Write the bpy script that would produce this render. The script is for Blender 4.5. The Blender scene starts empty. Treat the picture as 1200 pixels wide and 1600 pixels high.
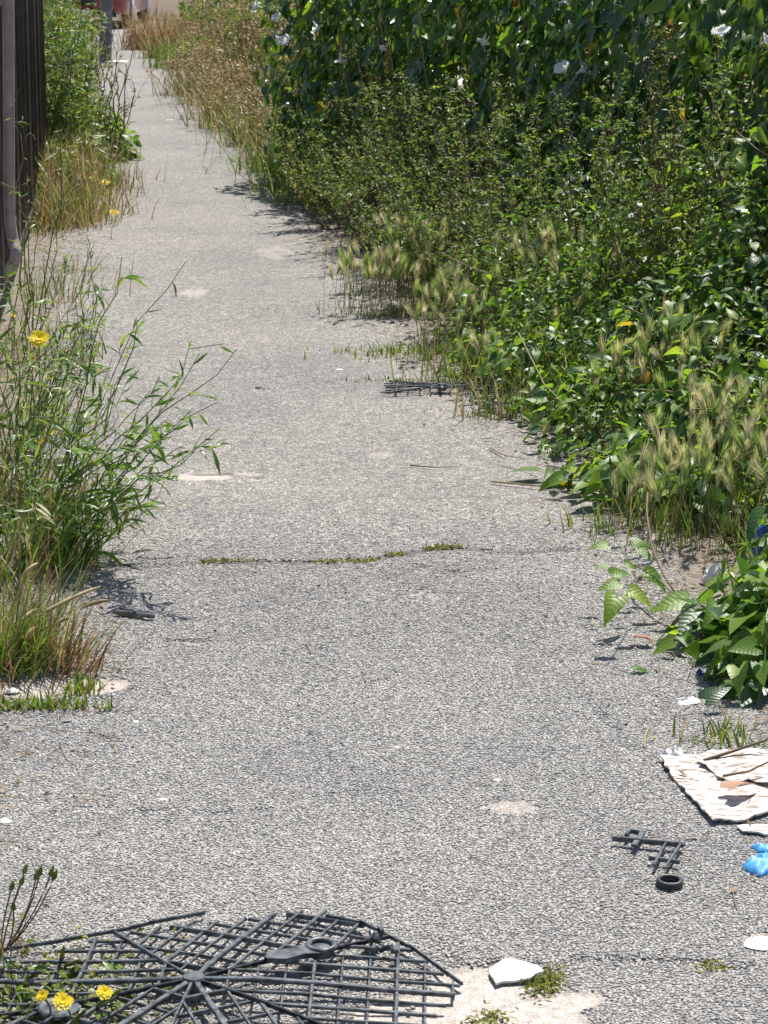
import bpy, math
import numpy as np
from mathutils import Matrix, Vector

# ------------------------------------------------------------------ camera, sky, sun, exposure
S = bpy.context.scene
COL = S.collection
F = 3467.0; PITCH = math.radians(14.55); ROLL = math.radians(0.6); H = 1.5
cam_d = bpy.data.cameras.new('camera'); cam = bpy.data.objects.new('camera', cam_d); COL.objects.link(cam)
cam_d.sensor_fit = 'VERTICAL'; cam_d.sensor_height = 36.0; cam_d.sensor_width = 27.0
cam_d.lens = F / 1600.0 * 36.0
cam_d.clip_end = 2000.0; cam_d.clip_start = 0.05
CM = Matrix.Rotation(math.pi / 2 - PITCH, 4, 'X') @ Matrix.Rotation(ROLL, 4, 'Z')
cam.matrix_world = Matrix.Translation((0, 0, H)) @ CM
cam_d.dof.use_dof = True; cam_d.dof.focus_distance = 5.0; cam_d.dof.aperture_fstop = 32.0
S.camera = cam

SUN_EL = math.radians(61.0); SUN_AZ = math.radians(21.0)      # azimuth right of straight ahead
world = bpy.data.worlds.new("World"); S.world = world; world.use_nodes = True
wn = world.node_tree.nodes; wl = world.node_tree.links
sky = wn.new('ShaderNodeTexSky'); sky.sky_type = 'NISHITA'; sky.sun_disc = False
sky.sun_elevation = SUN_EL; sky.sun_rotation = SUN_AZ
wn['Background'].inputs['Strength'].default_value = 0.085
wl.new(sky.outputs[0], wn['Background'].inputs['Color'])
sun_d = bpy.data.lights.new('sun', 'SUN'); sun_d.energy = 5.0; sun_d.angle = math.radians(0.53)
sun_d.color = (1.0, 0.96, 0.89)
sun = bpy.data.objects.new('sun', sun_d); COL.objects.link(sun)
to_sun = Vector((math.sin(SUN_AZ) * math.cos(SUN_EL), math.cos(SUN_AZ) * math.cos(SUN_EL), math.sin(SUN_EL)))
sun.rotation_euler = to_sun.to_track_quat('Z', 'Y').to_euler()
S.view_settings.view_transform = 'Standard'; S.view_settings.look = 'None'
S.view_settings.gamma = 1.0; S.view_settings.use_curve_mapping = False
S.view_settings.exposure = 0.7
S.cycles.max_bounces = 8; S.cycles.transparent_max_bounces = 8
S.cycles.sample_clamp_indirect = 6.0

# ------------------------------------------------------------------ projection helpers (photo pixel -> a place in the world)
CR = np.array(CM.to_3x3())
def ray(px, py): return CR @ np.array([(px - 600) / F, -(py - 800) / F, -1.0])
def G(px, py, z=0.0):
    d = ray(px, py); return np.array([0, 0, H]) + d * ((z - H) / d[2])
def D(px, py, y):
    d = ray(px, py); return np.array([0, 0, H]) + d * (y / d[1])
def P(p):
    q = CR.T @ (np.asarray(p, float) - np.array([0, 0, H])); return 600 + F * q[0] / -q[2], 800 - F * q[1] / -q[2]

# ------------------------------------------------------------------ materials
def new_mat(name):
    m = bpy.data.materials.new(name); m.use_nodes = True
    nt = m.node_tree; nt.nodes.clear()
    return m, nt, nt.nodes, nt.links
def rnd_value(n, l):
    a = n.new('ShaderNodeAttribute'); a.attribute_name = 'rnd'
    o = n.new('ShaderNodeObjectInfo')
    ad = n.new('ShaderNodeMath'); ad.operation = 'ADD'; l.new(a.outputs['Fac'], ad.inputs[0]); l.new(o.outputs['Random'], ad.inputs[1])
    fr = n.new('ShaderNodeMath'); fr.operation = 'FRACT'; l.new(ad.outputs[0], fr.inputs[0])
    return fr.outputs[0]
def ramp(n, stops):
    r = n.new('ShaderNodeValToRGB'); e = r.color_ramp.elements
    e[0].position, e[0].color = stops[0][0], (*stops[0][1], 1)
    e[1].position, e[1].color = stops[-1][0], (*stops[-1][1], 1)
    for p, c in stops[1:-1]:
        x = e.new(p); x.color = (*c, 1)
    return r
def leaf_mat(name, stops, trans=0.35, rough=0.42, spec=0.5, tint=(1.7, 1.6, 0.6), grain=25.0, veins=False):
    m, nt, n, l = new_mat(name)
    r = ramp(n, stops); l.new(rnd_value(n, l), r.inputs[0])
    tc = n.new('ShaderNodeTexCoord'); nz = n.new('ShaderNodeTexNoise'); nz.inputs['Scale'].default_value = grain
    nz.inputs['Detail'].default_value = 3
    l.new(tc.outputs['Object'], nz.inputs['Vector'])
    mr = n.new('ShaderNodeMapRange'); mr.inputs[1].default_value = 0.3; mr.inputs[2].default_value = 0.7
    mr.inputs[3].default_value = 0.7; mr.inputs[4].default_value = 1.3
    l.new(nz.outputs['Fac'], mr.inputs[0])
    mx = n.new('ShaderNodeMix'); mx.data_type = 'RGBA'; mx.blend_type = 'MULTIPLY'; mx.inputs[0].default_value = 1
    l.new(r.outputs[0], mx.inputs[6]); l.new(mr.outputs[0], mx.inputs[7])
    # pale midrib and side veins in the leaf's own coordinates
    sx = n.new('ShaderNodeSeparateXYZ'); l.new(tc.outputs['Object'], sx.inputs[0])
    def mt(op, a, b):
        x = n.new('ShaderNodeMath'); x.operation = op
        for i, v in enumerate((a, b)):
            if isinstance(v, (int, float)): x.inputs[i].default_value = v
            elif v is not None: l.new(v, x.inputs[i])
        return x.outputs[0]
    ax = mt('ABSOLUTE', sx.outputs[0], None)
    side = mt('ABSOLUTE', mt('SINE', mt('MULTIPLY', mt('SUBTRACT', sx.outputs[1], mt('MULTIPLY', ax, .8)), 19.), None), None)
    vm = mt('MAXIMUM', mt('LESS_THAN', ax, .014), mt('MULTIPLY', mt('LESS_THAN', side, .13), .55))
    vr = n.new('ShaderNodeMapRange'); vr.inputs[3].default_value = 1.0; vr.inputs[4].default_value = 1.22 if veins else 1.0; l.new(vm, vr.inputs[0])
    mv = n.new('ShaderNodeMix'); mv.data_type = 'RGBA'; mv.blend_type = 'MULTIPLY'; mv.inputs[0].default_value = 1
    l.new(mx.outputs[2], mv.inputs[6]); l.new(vr.outputs[0], mv.inputs[7]); mx = mv
    p = n.new('ShaderNodeBsdfPrincipled'); p.inputs['Roughness'].default_value = rough
    p.inputs['Specular IOR Level'].default_value = spec
    l.new(mx.outputs[2], p.inputs['Base Color'])
    if veins:
        bp = n.new('ShaderNodeBump'); bp.inputs['Strength'].default_value = .22; bp.inputs['Distance'].default_value = .003
        l.new(mt('ADD', mt('MULTIPLY', side, .6), nz.outputs['Fac']), bp.inputs['Height']); l.new(bp.outputs[0], p.inputs['Normal'])
    tm = n.new('ShaderNodeMix'); tm.data_type = 'RGBA'; tm.blend_type = 'MULTIPLY'; tm.inputs[0].default_value = 1
    tm.inputs[7].default_value = (*tint, 1); l.new(mx.outputs[2], tm.inputs[6])
    t = n.new('ShaderNodeBsdfTranslucent'); l.new(tm.outputs[2], t.inputs['Color'])
    s = n.new('ShaderNodeMixShader'); s.inputs[0].default_value = trans
    l.new(p.outputs[0], s.inputs[1]); l.new(t.outputs[0], s.inputs[2])
    o = n.new('ShaderNodeOutputMaterial'); l.new(s.outputs[0], o.inputs[0])
    return m
def solid_mat(name, c1, c2, scale=30.0, rough=0.6, spec=0.5, metallic=0.0, bump=0.0, detail=4, contrast=(0.35, 0.65), coat=0.0):
    m, nt, n, l = new_mat(name)
    tc = n.new('ShaderNodeTexCoord'); nz = n.new('ShaderNodeTexNoise'); nz.inputs['Scale'].default_value = scale
    nz.inputs['Detail'].default_value = detail; l.new(tc.outputs['Object'], nz.inputs['Vector'])
    r = ramp(n, [(contrast[0], c1), (contrast[1], c2)]); l.new(nz.outputs['Fac'], r.inputs[0])
    p = n.new('ShaderNodeBsdfPrincipled'); p.inputs['Roughness'].default_value = rough
    p.inputs['Specular IOR Level'].default_value = spec; p.inputs['Metallic'].default_value = metallic
    p.inputs['Coat Weight'].default_value = coat
    l.new(r.outputs[0], p.inputs['Base Color'])
    if bump:
        b = n.new('ShaderNodeBump'); b.inputs['Strength'].default_value = bump; b.inputs['Distance'].default_value = 0.01
        l.new(nz.outputs['Fac'], b.inputs['Height']); l.new(b.outputs[0], p.inputs['Normal'])
    o = n.new('ShaderNodeOutputMaterial'); l.new(p.outputs[0], o.inputs[0])
    return m

M = {}
M['bind_dark'] = leaf_mat('bindweed_leaf', [(0, (.025, .07, .02)), (.5, (.045, .11, .028)), (.85, (.07, .14, .033)), (1, (.12, .18, .035))], .36, .36, .55, veins=True)
M['bind_lime'] = leaf_mat('young_bindweed_leaf', [(0, (.10, .20, .03)), (.6, (.16, .27, .038)), (1, (.24, .33, .05))], .5, .4, .5, (1.5, 1.5, .5), veins=True)
M['bind_yellow'] = leaf_mat('yellowing_leaf', [(0, (.30, .30, .04)), (.6, (.36, .26, .05)), (1, (.34, .17, .06))], .4, veins=True)
M['orache'] = leaf_mat('orache_leaf', [(0, (.08, .125, .045)), (.5, (.125, .175, .06)), (.85, (.19, .22, .09)), (1, (.27, .22, .12))], .45, .55, .4, (1.5, 1.5, .6))
M['nettle'] = leaf_mat('nettle_leaf', [(0, (.055, .125, .03)), (.6, (.10, .19, .042)), (1, (.16, .25, .055))], .45, .45, .5)
M['grass'] = leaf_mat('grass_blade', [(0, (.05, .11, .02)), (.6, (.09, .16, .03)), (.9, (.16, .21, .05)), (1, (.30, .26, .11))], .35, .4, .5)
M['bright_grass'] = leaf_mat('bright_grass_blade', [(0, (.07, .15, .02)), (.7, (.12, .22, .035)), (1, (.20, .26, .06))], .4, .4, .5)
M['straw'] = leaf_mat('straw', [(0, (.22, .16, .08)), (.5, (.34, .27, .14)), (1, (.48, .40, .23))], .3, .55, .4, (1.2, 1.1, .8))
M['straw_green'] = leaf_mat('straw_green_blade', [(0, (.12, .16, .05)), (.5, (.22, .22, .09)), (1, (.38, .33, .17))], .35, .5, .4, (1.3, 1.3, .7))
M['rust_straw'] = leaf_mat('rusty_straw', [(0, (.16, .08, .045)), (.5, (.27, .16, .09)), (1, (.38, .27, .16))], .3, .6, .3, (1.2, 1.0, .7))
M['barley'] = leaf_mat('barley_awn', [(0, (.24, .36, .11)), (.6, (.36, .46, .17)), (.88, (.55, .56, .30)), (1, (.56, .50, .34))], .42, .5, .4, (1.3, 1.25, .8))
M['barley_pale'] = leaf_mat('ripe_barley_awn', [(0, (.46, .47, .24)), (.6, (.60, .57, .35)), (1, (.66, .58, .42))], .42, .5, .4, (1.15, 1.15, .9))
M['rocket'] = leaf_mat('rocket_leaf', [(0, (.075, .15, .035)), (.6, (.12, .21, .05)), (1, (.19, .28, .07))], .4, .4, .5)
M['stem_green'] = leaf_mat('green_stem', [(0, (.07, .12, .03)), (.6, (.11, .16, .05)), (1, (.17, .19, .08))], .1, .5, .4)
M['stem_brown'] = leaf_mat('brown_stem', [(0, (.10, .06, .035)), (.6, (.18, .12, .07)), (1, (.30, .22, .14))], .05, .6, .3, (1, 1, 1))
M['petal_white'] = leaf_mat('white_petal', [(0, (.74, .74, .74)), (1, (.84, .84, .82))], .35, .5, .3, (1, 1, 1), 60)
M['petal_yellow'] = leaf_mat('yellow_petal', [(0, (.80, .58, .01)), (1, (.86, .70, .03))], .3, .5, .3, (1, 1, 1))
M['dead_leaf'] = leaf_mat('dead_leaf', [(0, (.09, .05, .03)), (.5, (.17, .11, .06)), (1, (.30, .21, .13))], .15, .6, .4, (1, .9, .7))
M['moss'] = leaf_mat('moss', [(0, (.09, .12, .02)), (.6, (.17, .19, .035)), (1, (.26, .25, .06))], .3, .7, .2)
M['black_plastic'] = solid_mat('weathered_black_plastic', (.016, .018, .021), (.105, .12, .13), 60, .45, .5, 0, .15)
M['black_rubber'] = solid_mat('black_rubber', (.016, .016, .017), (.045, .045, .045), 60, .5, .5, 0, .2)
M['fence_paint'] = solid_mat('brown_fence_paint', (.022, .014, .014), (.042, .028, .028), 18, .34, .5, 0, .06)
M['fence_tube'] = solid_mat('faded_brown_tube_paint', (.34, .25, .24), (.46, .36, .345), 14, .42, .5, 0, .08)
M['post_grey'] = solid_mat('grey_post_paint', (.13, .15, .18), (.19, .21, .24), 6, .5, .5, 0, .03)
M['post_base'] = solid_mat('post_base_coating', (.10, .10, .13), (.15, .15, .18), 9, .6)
M['concrete'] = solid_mat('pale_concrete', (.38, .34, .30), (.58, .54, .49), 22, .85, .3, 0, .3)
M['white_stone'] = solid_mat('white_mortar', (.46, .44, .41), (.68, .66, .62), 60, .9, .3, 0, .6)
M['red_paint'] = solid_mat('red_car_paint', (.20, .008, .012), (.24, .010, .015), 4, .25, .5, 0, 0, coat=.6)
M['car_black'] = solid_mat('car_black_trim', (.012, .012, .013), (.022, .022, .023), 20, .5)
M['car_glass'] = solid_mat('car_glass', (.02, .025, .03), (.03, .035, .04), 3, .06, .7)
M['plate_white'] = solid_mat('plate_white', (.72, .72, .70), (.80, .80, .78), 20, .4)
M['lamp_glass'] = solid_mat('headlamp_lens', (.55, .45, .45), (.68, .60, .60), 12, .12, .6)
M['rim'] = solid_mat('wheel_rim', (.40, .40, .42), (.5, .5, .52), 12, .3, .5, .6)
M['paper'] = solid_mat('white_paper', (.66, .63, .60), (.80, .78, .75), 25, .8, .3, 0, .4)
M['glove'] = solid_mat('blue_nitrile', (.04, .25, .52), (.07, .33, .62), 30, .5, .5, 0, .1)
M['blue_scrap'] = solid_mat('blue_plastic', (.01, .05, .22), (.02, .10, .34), 30, .4)
M['orange_leaf'] = leaf_mat('orange_dry_leaf', [(0, (.26, .14, .085)), (1, (.38, .23, .15))], .2, .6, .3, (1, .9, .8))

def cardboard_mat():
    m, nt, n, l = new_mat('peeling_white_board')
    tc = n.new('ShaderNodeTexCoord')
    mp = n.new('ShaderNodeMapping'); mp.inputs['Scale'].default_value = (9, 26, 20); mp.inputs['Rotation'].default_value = (0, 0, .55)
    l.new(tc.outputs['Object'], mp.inputs['Vector'])
    nz = n.new('ShaderNodeTexNoise'); nz.inputs['Scale'].default_value = 3.6; nz.inputs['Detail'].default_value = 8
    nz.inputs['Roughness'].default_value = .65; l.new(mp.outputs[0], nz.inputs['Vector'])
    r = ramp(n, [(.0, (.16, .11, .09)), (.42, (.26, .19, .16)), (.46, (.42, .38, .34)), (.50, (.52, .49, .45)), (.6, (.60, .58, .545)), (1, (.68, .665, .64))])
    l.new(nz.outputs['Fac'], r.inputs[0])
    p = n.new('ShaderNodeBsdfPrincipled'); p.inputs['Roughness'].default_value = .85
    l.new(r.outputs[0], p.inputs['Base Color'])
    b = n.new('ShaderNodeBump'); b.inputs['Strength'].default_value = .5; b.inputs['Distance'].default_value = .004
    l.new(nz.outputs['Fac'], b.inputs['Height']); l.new(b.outputs[0], p.inputs['Normal'])
    o = n.new('ShaderNodeOutputMaterial'); l.new(p.outputs[0], o.inputs[0])
    return m
M['board'] = cardboard_mat()

def asphalt_mat(far_only=False):
    """voronoi stone chips in dark bitumen; 'wear' shows pale concrete, 'crack' shows dark joint"""
    m, nt, n, l = new_mat('worn_chip_asphalt')
    g = n.new('ShaderNodeNewGeometry')
    def vor(scale, feat):
        v = n.new('ShaderNodeTexVoronoi'); v.feature = feat; v.inputs['Scale'].default_value = scale
        l.new(g.outputs['Position'], v.inputs['Vector']); return v
    v1 = vor(135, 'F1'); ve = vor(135, 'DISTANCE_TO_EDGE')
    sep = n.new('ShaderNodeSeparateColor'); l.new(v1.outputs['Color'], sep.inputs[0])
    chip = ramp(n, [(0, (.14, .135, .13)), (.25, (.21, .203, .194)), (.6, (.285, .275, .261)), (.88, (.365, .352, .333)), (1, (.46, .44, .415))])
    l.new(sep.outputs[0], chip.inputs[0])
    edge = ramp(n, [(.0, (.34, .31, .28)), (.16, (1, 1, 1))]); l.new(ve.outputs['Distance'], edge.inputs[0])
    # broad tone changes of dust and wear
    nz = n.new('ShaderNodeTexNoise'); nz.inputs['Scale'].default_value = 1.1; nz.inputs['Detail'].default_value = 5; nz.inputs['Roughness'].default_value = .6
    l.new(g.outputs['Position'], nz.inputs['Vector'])
    tone = ramp(n, [(.3, (.82, .82, .84)), (.5, (1, .997, .99)), (.7, (1.13, 1.115, 1.09))]); l.new(nz.outputs['Fac'], tone.inputs[0])
    nz2 = n.new('ShaderNodeTexNoise'); nz2.inputs['Scale'].default_value = 14; nz2.inputs['Detail'].default_value = 4
    l.new(g.outputs['Position'], nz2.inputs['Vector'])
    tone2 = ramp(n, [(.3, (.86, .85, .84)), (.7, (1.12, 1.10, 1.08))]); l.new(nz2.outputs['Fac'], tone2.inputs[0])
    def mul(a, b):
        x = n.new('ShaderNodeMix'); x.data_type = 'RGBA'; x.blend_type = 'MULTIPLY'; x.inputs[0].default_value = 1
        l.new(a, x.inputs[6]); l.new(b, x.inputs[7]); return x.outputs[2]
    c = mul(mul(mul(chip.outputs[0], edge.outputs[0]), tone.outputs[0]), tone2.outputs[0])
    at = n.new('ShaderNodeAttribute'); at.attribute_name = 'wear'
    wearc = ramp(n, [(.3, (.34, .29, .25)), (.55, (.50, .44, .39)), (.8, (.62, .57, .52))])
    nz3 = n.new('ShaderNodeTexNoise'); nz3.inputs['Scale'].default_value = 70; nz3.inputs['Detail'].default_value = 6
    l.new(g.outputs['Position'], nz3.inputs['Vector']); l.new(nz3.outputs['Fac'], wearc.inputs[0])
    mw = n.new('ShaderNodeMix'); mw.data_type = 'RGBA'; l.new(at.outputs['Fac'], mw.inputs[0]); l.new(c, mw.inputs[6]); l.new(wearc.outputs[0], mw.inputs[7])
    ac = n.new('ShaderNodeAttribute'); ac.attribute_name = 'crack'
    mc = n.new('ShaderNodeMix'); mc.data_type = 'RGBA'; l.new(ac.outputs['Fac'], mc.inputs[0]); l.new(mw.outputs[2], mc.inputs[6]); mc.inputs[7].default_value = (.05, .042, .035, 1)
    asl = n.new('ShaderNodeAttribute'); asl.attribute_name = 'soil'
    ms = n.new('ShaderNodeMix'); ms.data_type = 'RGBA'; l.new(asl.outputs['Fac'], ms.inputs[0]); l.new(mc.outputs[2], ms.inputs[6])
    soilc = ramp(n, [(.3, (.10, .075, .055)), (.7, (.27, .22, .17))]); l.new(nz3.outputs['Fac'], soilc.inputs[0]); l.new(soilc.outputs[0], ms.inputs[7])
    p = n.new('ShaderNodeBsdfPrincipled'); p.inputs['Roughness'].default_value = .78; p.inputs['Specular IOR Level'].default_value = .35
    l.new(ms.outputs[2], p.inputs['Base Color'])
    hm = n.new('ShaderNodeMath'); hm.operation = 'MINIMUM'; hm.inputs[1].default_value = .22; l.new(ve.outputs['Distance'], hm.inputs[0])
    ha = n.new('ShaderNodeMath'); ha.operation = 'MULTIPLY_ADD'; ha.inputs[1].default_value = .35; l.new(sep.outputs[1], ha.inputs[0]); l.new(hm.outputs[0], ha.inputs[2])
    b = n.new('ShaderNodeBump'); b.inputs['Strength'].default_value = .9; b.inputs['Distance'].default_value = .006
    l.new(ha.outputs[0], b.inputs['Height']); l.new(b.outputs[0], p.inputs['Normal'])
    o = n.new('ShaderNodeOutputMaterial'); l.new(p.outputs[0], o.inputs[0])
    return m
M['asphalt'] = asphalt_mat()
def chip_mat():
    m, nt, n, l = new_mat('stone_chip')
    a = n.new('ShaderNodeAttribute'); a.attribute_name = 'rnd'
    r = ramp(n, [(0, (.165, .16, .153)), (.2, (.235, .227, .217)), (.55, (.31, .30, .284)), (.85, (.385, .372, .352)), (.975, (.45, .435, .41)), (1, (.36, .27, .22))])
    l.new(a.outputs['Fac'], r.inputs[0])
    g = n.new('ShaderNodeNewGeometry')
    nz = n.new('ShaderNodeTexNoise'); nz.inputs['Scale'].default_value = 1.1; nz.inputs['Detail'].default_value = 5; nz.inputs['Roughness'].default_value = .6
    l.new(g.outputs['Position'], nz.inputs['Vector'])
    tone = ramp(n, [(.3, (.82, .82, .84)), (.5, (1, .997, .99)), (.7, (1.13, 1.115, 1.09))]); l.new(nz.outputs['Fac'], tone.inputs[0])
    x = n.new('ShaderNodeMix'); x.data_type = 'RGBA'; x.blend_type = 'MULTIPLY'; x.inputs[0].default_value = 1
    l.new(r.outputs[0], x.inputs[6]); l.new(tone.outputs[0], x.inputs[7])
    p = n.new('ShaderNodeBsdfPrincipled'); p.inputs['Roughness'].default_value = .7; p.inputs['Specular IOR Level'].default_value = .4
    l.new(x.outputs[2], p.inputs['Base Color'])
    o = n.new('ShaderNodeOutputMaterial'); l.new(p.outputs[0], o.inputs[0])
    return m
M['chip'] = chip_mat()
M['soil'] = solid_mat('dry_soil', (.06, .042, .03), (.19, .145, .10), 18, .9, .2, 0, .8, 8)
M['road'] = solid_mat('road_tarmac', (.17, .165, .16), (.25, .24, .23), 30, .8, .3, 0, .2)

# ------------------------------------------------------------------ mesh builder
class MB:
    def __init__(s): s.v = []; s.q = []; s.t = []; s.r = []; s.qm = []; s.tm = []; s.n = 0
    def add(s, V, Q=None, T=None, rnd=0.0, mat=0):
        V = np.asarray(V, float).reshape(-1, 3); s.v.append(V)
        s.r.append(np.broadcast_to(np.asarray(rnd, float), (len(V),)).copy())
        if Q is not None and len(Q): Q = np.asarray(Q, int).reshape(-1, 4) + s.n; s.q.append(Q); s.qm.append(np.full(len(Q), mat))
        if T is not None and len(T): T = np.asarray(T, int).reshape(-1, 3) + s.n; s.t.append(T); s.tm.append(np.full(len(T), mat))
        s.n += len(V)
    def mesh(s, name, mats, smooth=True):
        me = bpy.data.meshes.new(name)
        V = np.concatenate(s.v) if s.v else np.zeros((0, 3))
        Q = np.concatenate(s.q) if s.q else np.zeros((0, 4), int)
        T = np.concatenate(s.t) if s.t else np.zeros((0, 3), int)
        nq, nt_ = len(Q), len(T)
        me.vertices.add(len(V)); me.vertices.foreach_set('co', V.astype(np.float32).ravel())
        me.loops.add(nq * 4 + nt_ * 3)
        me.loops.foreach_set('vertex_index', np.concatenate([Q.ravel(), T.ravel()]).astype(np.int32))
        me.polygons.add(nq + nt_)
        st = np.concatenate([np.arange(nq) * 4, nq * 4 + np.arange(nt_) * 3]).astype(np.int32)
        me.polygons.foreach_set('loop_start', st)
        me.polygons.foreach_set('use_smooth', np.full(nq + nt_, smooth))
        mi = np.concatenate([np.concatenate(s.qm) if s.qm else np.zeros(0, int), np.concatenate(s.tm) if s.tm else np.zeros(0, int)])
        for m in (mats if isinstance(mats, (list, tuple)) else [mats]): me.materials.append(m)
        me.polygons.foreach_set('material_index', mi.astype(np.int32))
        a = me.attributes.new('rnd', 'FLOAT', 'POINT'); a.data.foreach_set('value', np.concatenate(s.r).astype(np.float32) if s.r else np.zeros(0, np.float32))
        me.update(calc_edges=True); me.validate()
        return me
    def obj(s, name, mats, parent=None, kind=None, smooth=True, loc=None):
        o = bpy.data.objects.new(name, s.mesh(name, mats, smooth)); COL.objects.link(o)
        if parent: o.parent = parent
        if kind: o['kind'] = kind
        if loc is not None: o.location = loc
        return o
def root(name, label, cat, loc=(0, 0, 0), group=None):
    o = bpy.data.objects.new(name, None); COL.objects.link(o); o.location = loc; o.empty_display_size = .05
    o['label'] = label; o['category'] = cat
    if group: o['group'] = group
    return o
def tag(o, label, cat, group=None):
    o['label'] = label; o['category'] = cat
    if group: o['group'] = group
    return o
def norm(a): return a / np.maximum(np.linalg.norm(a, axis=-1, keepdims=True), 1e-9)
def frames(nrm, d):
    """columns x, y(tip direction), z(normal)"""
    z = norm(nrm); y = norm(d - (d * z).sum(-1, keepdims=True) * z); x = np.cross(y, z)
    return np.stack([x, y, z], -1)
def scatter(mb, tmpl, R, pos, scale, rnd, mat=0):
    V, Q, T = tmpl; N = len(pos); nv = len(V)
    if N == 0: return
    W = np.einsum('nij,vj->nvi', R, V) * np.asarray(scale).reshape(-1, 1, 1) + pos[:, None, :]
    off = (np.arange(N) * nv)[:, None, None]
    mb.add(W.reshape(-1, 3), (Q[None] + off).reshape(-1, 4) if len(Q) else None, (T[None] + off).reshape(-1, 3) if len(T) else None, np.repeat(rnd, nv), mat)
def tubes(mb, paths, radii, rnd, sides=3, mat=0):
    """paths (N,K,3), radii (N,K)"""
    paths = np.asarray(paths, float); N, K, _ = paths.shape
    t = norm(np.gradient(paths, axis=1)); ref = np.where(np.abs(t[..., 2:3]) > .9, [1., 0, 0], [0., 0, 1.])
    u = norm(np.cross(t, ref)); w = np.cross(t, u)
    ang = np.arange(sides) / sides * 2 * np.pi
    ring = u[:, :, None] * np.cos(ang)[:, None] + w[:, :, None] * np.sin(ang)[:, None]
    V = paths[:, :, None] + ring * np.asarray(radii)[:, :, None, None]
    k, s_ = np.meshgrid(np.arange(K - 1), np.arange(sides), indexing='ij')
    s2 = (s_ + 1) % sides
    q = np.stack([k * sides + s_, k * sides + s2, (k + 1) * sides + s2, (k + 1) * sides + s_], -1).reshape(-1, 4)
    off = (np.arange(N) * K * sides)[:, None, None]
    mb.add(V.reshape(-1, 3), (q[None] + off).reshape(-1, 4), None, np.repeat(np.broadcast_to(rnd, (N,)), K * sides), mat)
def blades(mb, base, az, L, W, th0, th1, rng, rnd, segs=4, mat=0, curl=0.0):
    """arching grass blades: lean goes from th0 to th1 radians off vertical, towards az"""
    N = len(base); t = np.linspace(0, 1, segs + 1)
    th = th0[:, None] + (th1 - th0)[:, None] * t
    azt = az[:, None] + curl * rng.normal(size=(N, 1)) * t
    d = np.stack([np.sin(th) * np.cos(azt), np.sin(th) * np.sin(azt), np.cos(th)], -1)
    step = (L / segs)[:, None, None] * d
    C = base[:, None] + np.concatenate([np.zeros((N, 1, 3)), np.cumsum(step[:, :-1], 1)], 1)
    tw = az + np.pi / 2 + rng.normal(0, .5, N)
    side = np.stack([np.cos(tw), np.sin(tw), np.zeros(N)], -1)[:, None]
    w = (W[:, None] * (1 - t ** 2.2) * .5 + .0001)[..., None]
    V = np.stack([C - side * w, C + side * w], 2)
    k = np.arange(segs); q = np.stack([2 * k, 2 * k + 1, 2 * k + 3, 2 * k + 2], -1)
    off = (np.arange(N) * 2 * (segs + 1))[:, None, None]
    mb.add(V.reshape(-1, 3), (q[None] + off).reshape(-1, 4), None, np.repeat(rnd, 2 * (segs + 1)), mat)
    return C

# ------------------------------------------------------------------ leaf and flower templates (unit length, tip +Y, face +Z)
def leaf_tmpl(rows, centre, fold=.25, curl=.3, twist=0.0, wav=0.0, seed=0):
    rg = np.random.default_rng(seed); V = []; Q = []; T = []
    n = len(rows)
    for i, ((w, y), c) in enumerate(zip(rows, centre)):
        for x, yy in ((-w, y), (0, c), (w, y)):
            z = abs(x) * fold - curl * max(yy, 0) ** 2 * .5 + twist * x * yy + (rg.normal() * wav if x else 0)
            V.append((x, yy, z))
    for i in range(n - 1):
        a = i * 3; b = a + 3
        if i == n - 2:
            T += [(a, a + 1, b + 1), (a + 1, a + 2, b + 1)]
        else:
            Q += [(a, a + 1, b + 1, b), (a + 1, a + 2, b + 2, b + 1)]
    return np.array(V), np.array(Q).reshape(-1, 4), np.array(T).reshape(-1, 3)
HEART_R = [(.16, -.22), (.34, -.10), (.36, .12), (.28, .40), (.15, .70), (0, 1)]
HEART_C = [0.0, .03, .2, .45, .72, 1.0]
OVAL_R = [(.03, 0), (.22, .22), (.27, .45), (.17, .75), (0, 1)]
OVAL_C = [0, .24, .47, .76, 1]
LANCE_R = [(.012, 0), (.072, .3), (.08, .6), (0, 1)]
LANCE_C = [0, .3, .6, 1]
SMALL_R = [(.02, 0), (.2, .45), (0, 1)]
SMALL_C = [0, .45, 1]
HEARTS = [leaf_tmpl(HEART_R, HEART_C, f, c, t, .02, i) for i, (f, c, t) in enumerate([(.15, .5, 0), (.35, .7, .2), (-.1, .4, -.2), (.5, .9, .1), (.25, .2, -.3)])]
OVALS = [leaf_tmpl(OVAL_R, OVAL_C, f, c, t, .02, 10 + i) for i, (f, c, t) in enumerate([(.2, .5, 0), (.4, .8, .2), (.1, .3, -.2), (.6, .6, .2)])]
LANCES = [leaf_tmpl(LANCE_R, LANCE_C, f, c, t, 0, 20 + i) for i, (f, c, t) in enumerate([(.3, .5, 0), (.6, .9, 0), (.2, -.4, .3)])]
SMALLS = [leaf_tmpl(SMALL_R, SMALL_C, f, c, 0, 0, 30 + i) for i, (f, c) in enumerate([(.3, .4), (.7, .8), (.1, -.2)])]
def trumpet():
    rg = np.random.default_rng(5); V = []; Q = []; k = 15
    for j, (r, h) in enumerate([(.06, 0), (.09, .35), (.16, .62), (.34, .86), (.56, .95), (.66, .88)]):
        for i in range(k):
            a = i / k * 2 * np.pi; rr = r * (1 + (.09 * np.cos(5 * a) if j > 2 else 0)); V.append((rr * np.cos(a), rr * np.sin(a), h + (.05 * np.cos(5 * a) if j > 3 else 0) + rg.normal(0, .012)))
    for j in range(5):
        for i in range(k): Q.append((j * k + i, j * k + (i + 1) % k, (j + 1) * k + (i + 1) % k, (j + 1) * k + i))
    return np.array(V), np.array(Q), np.zeros((0, 3), int)
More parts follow.
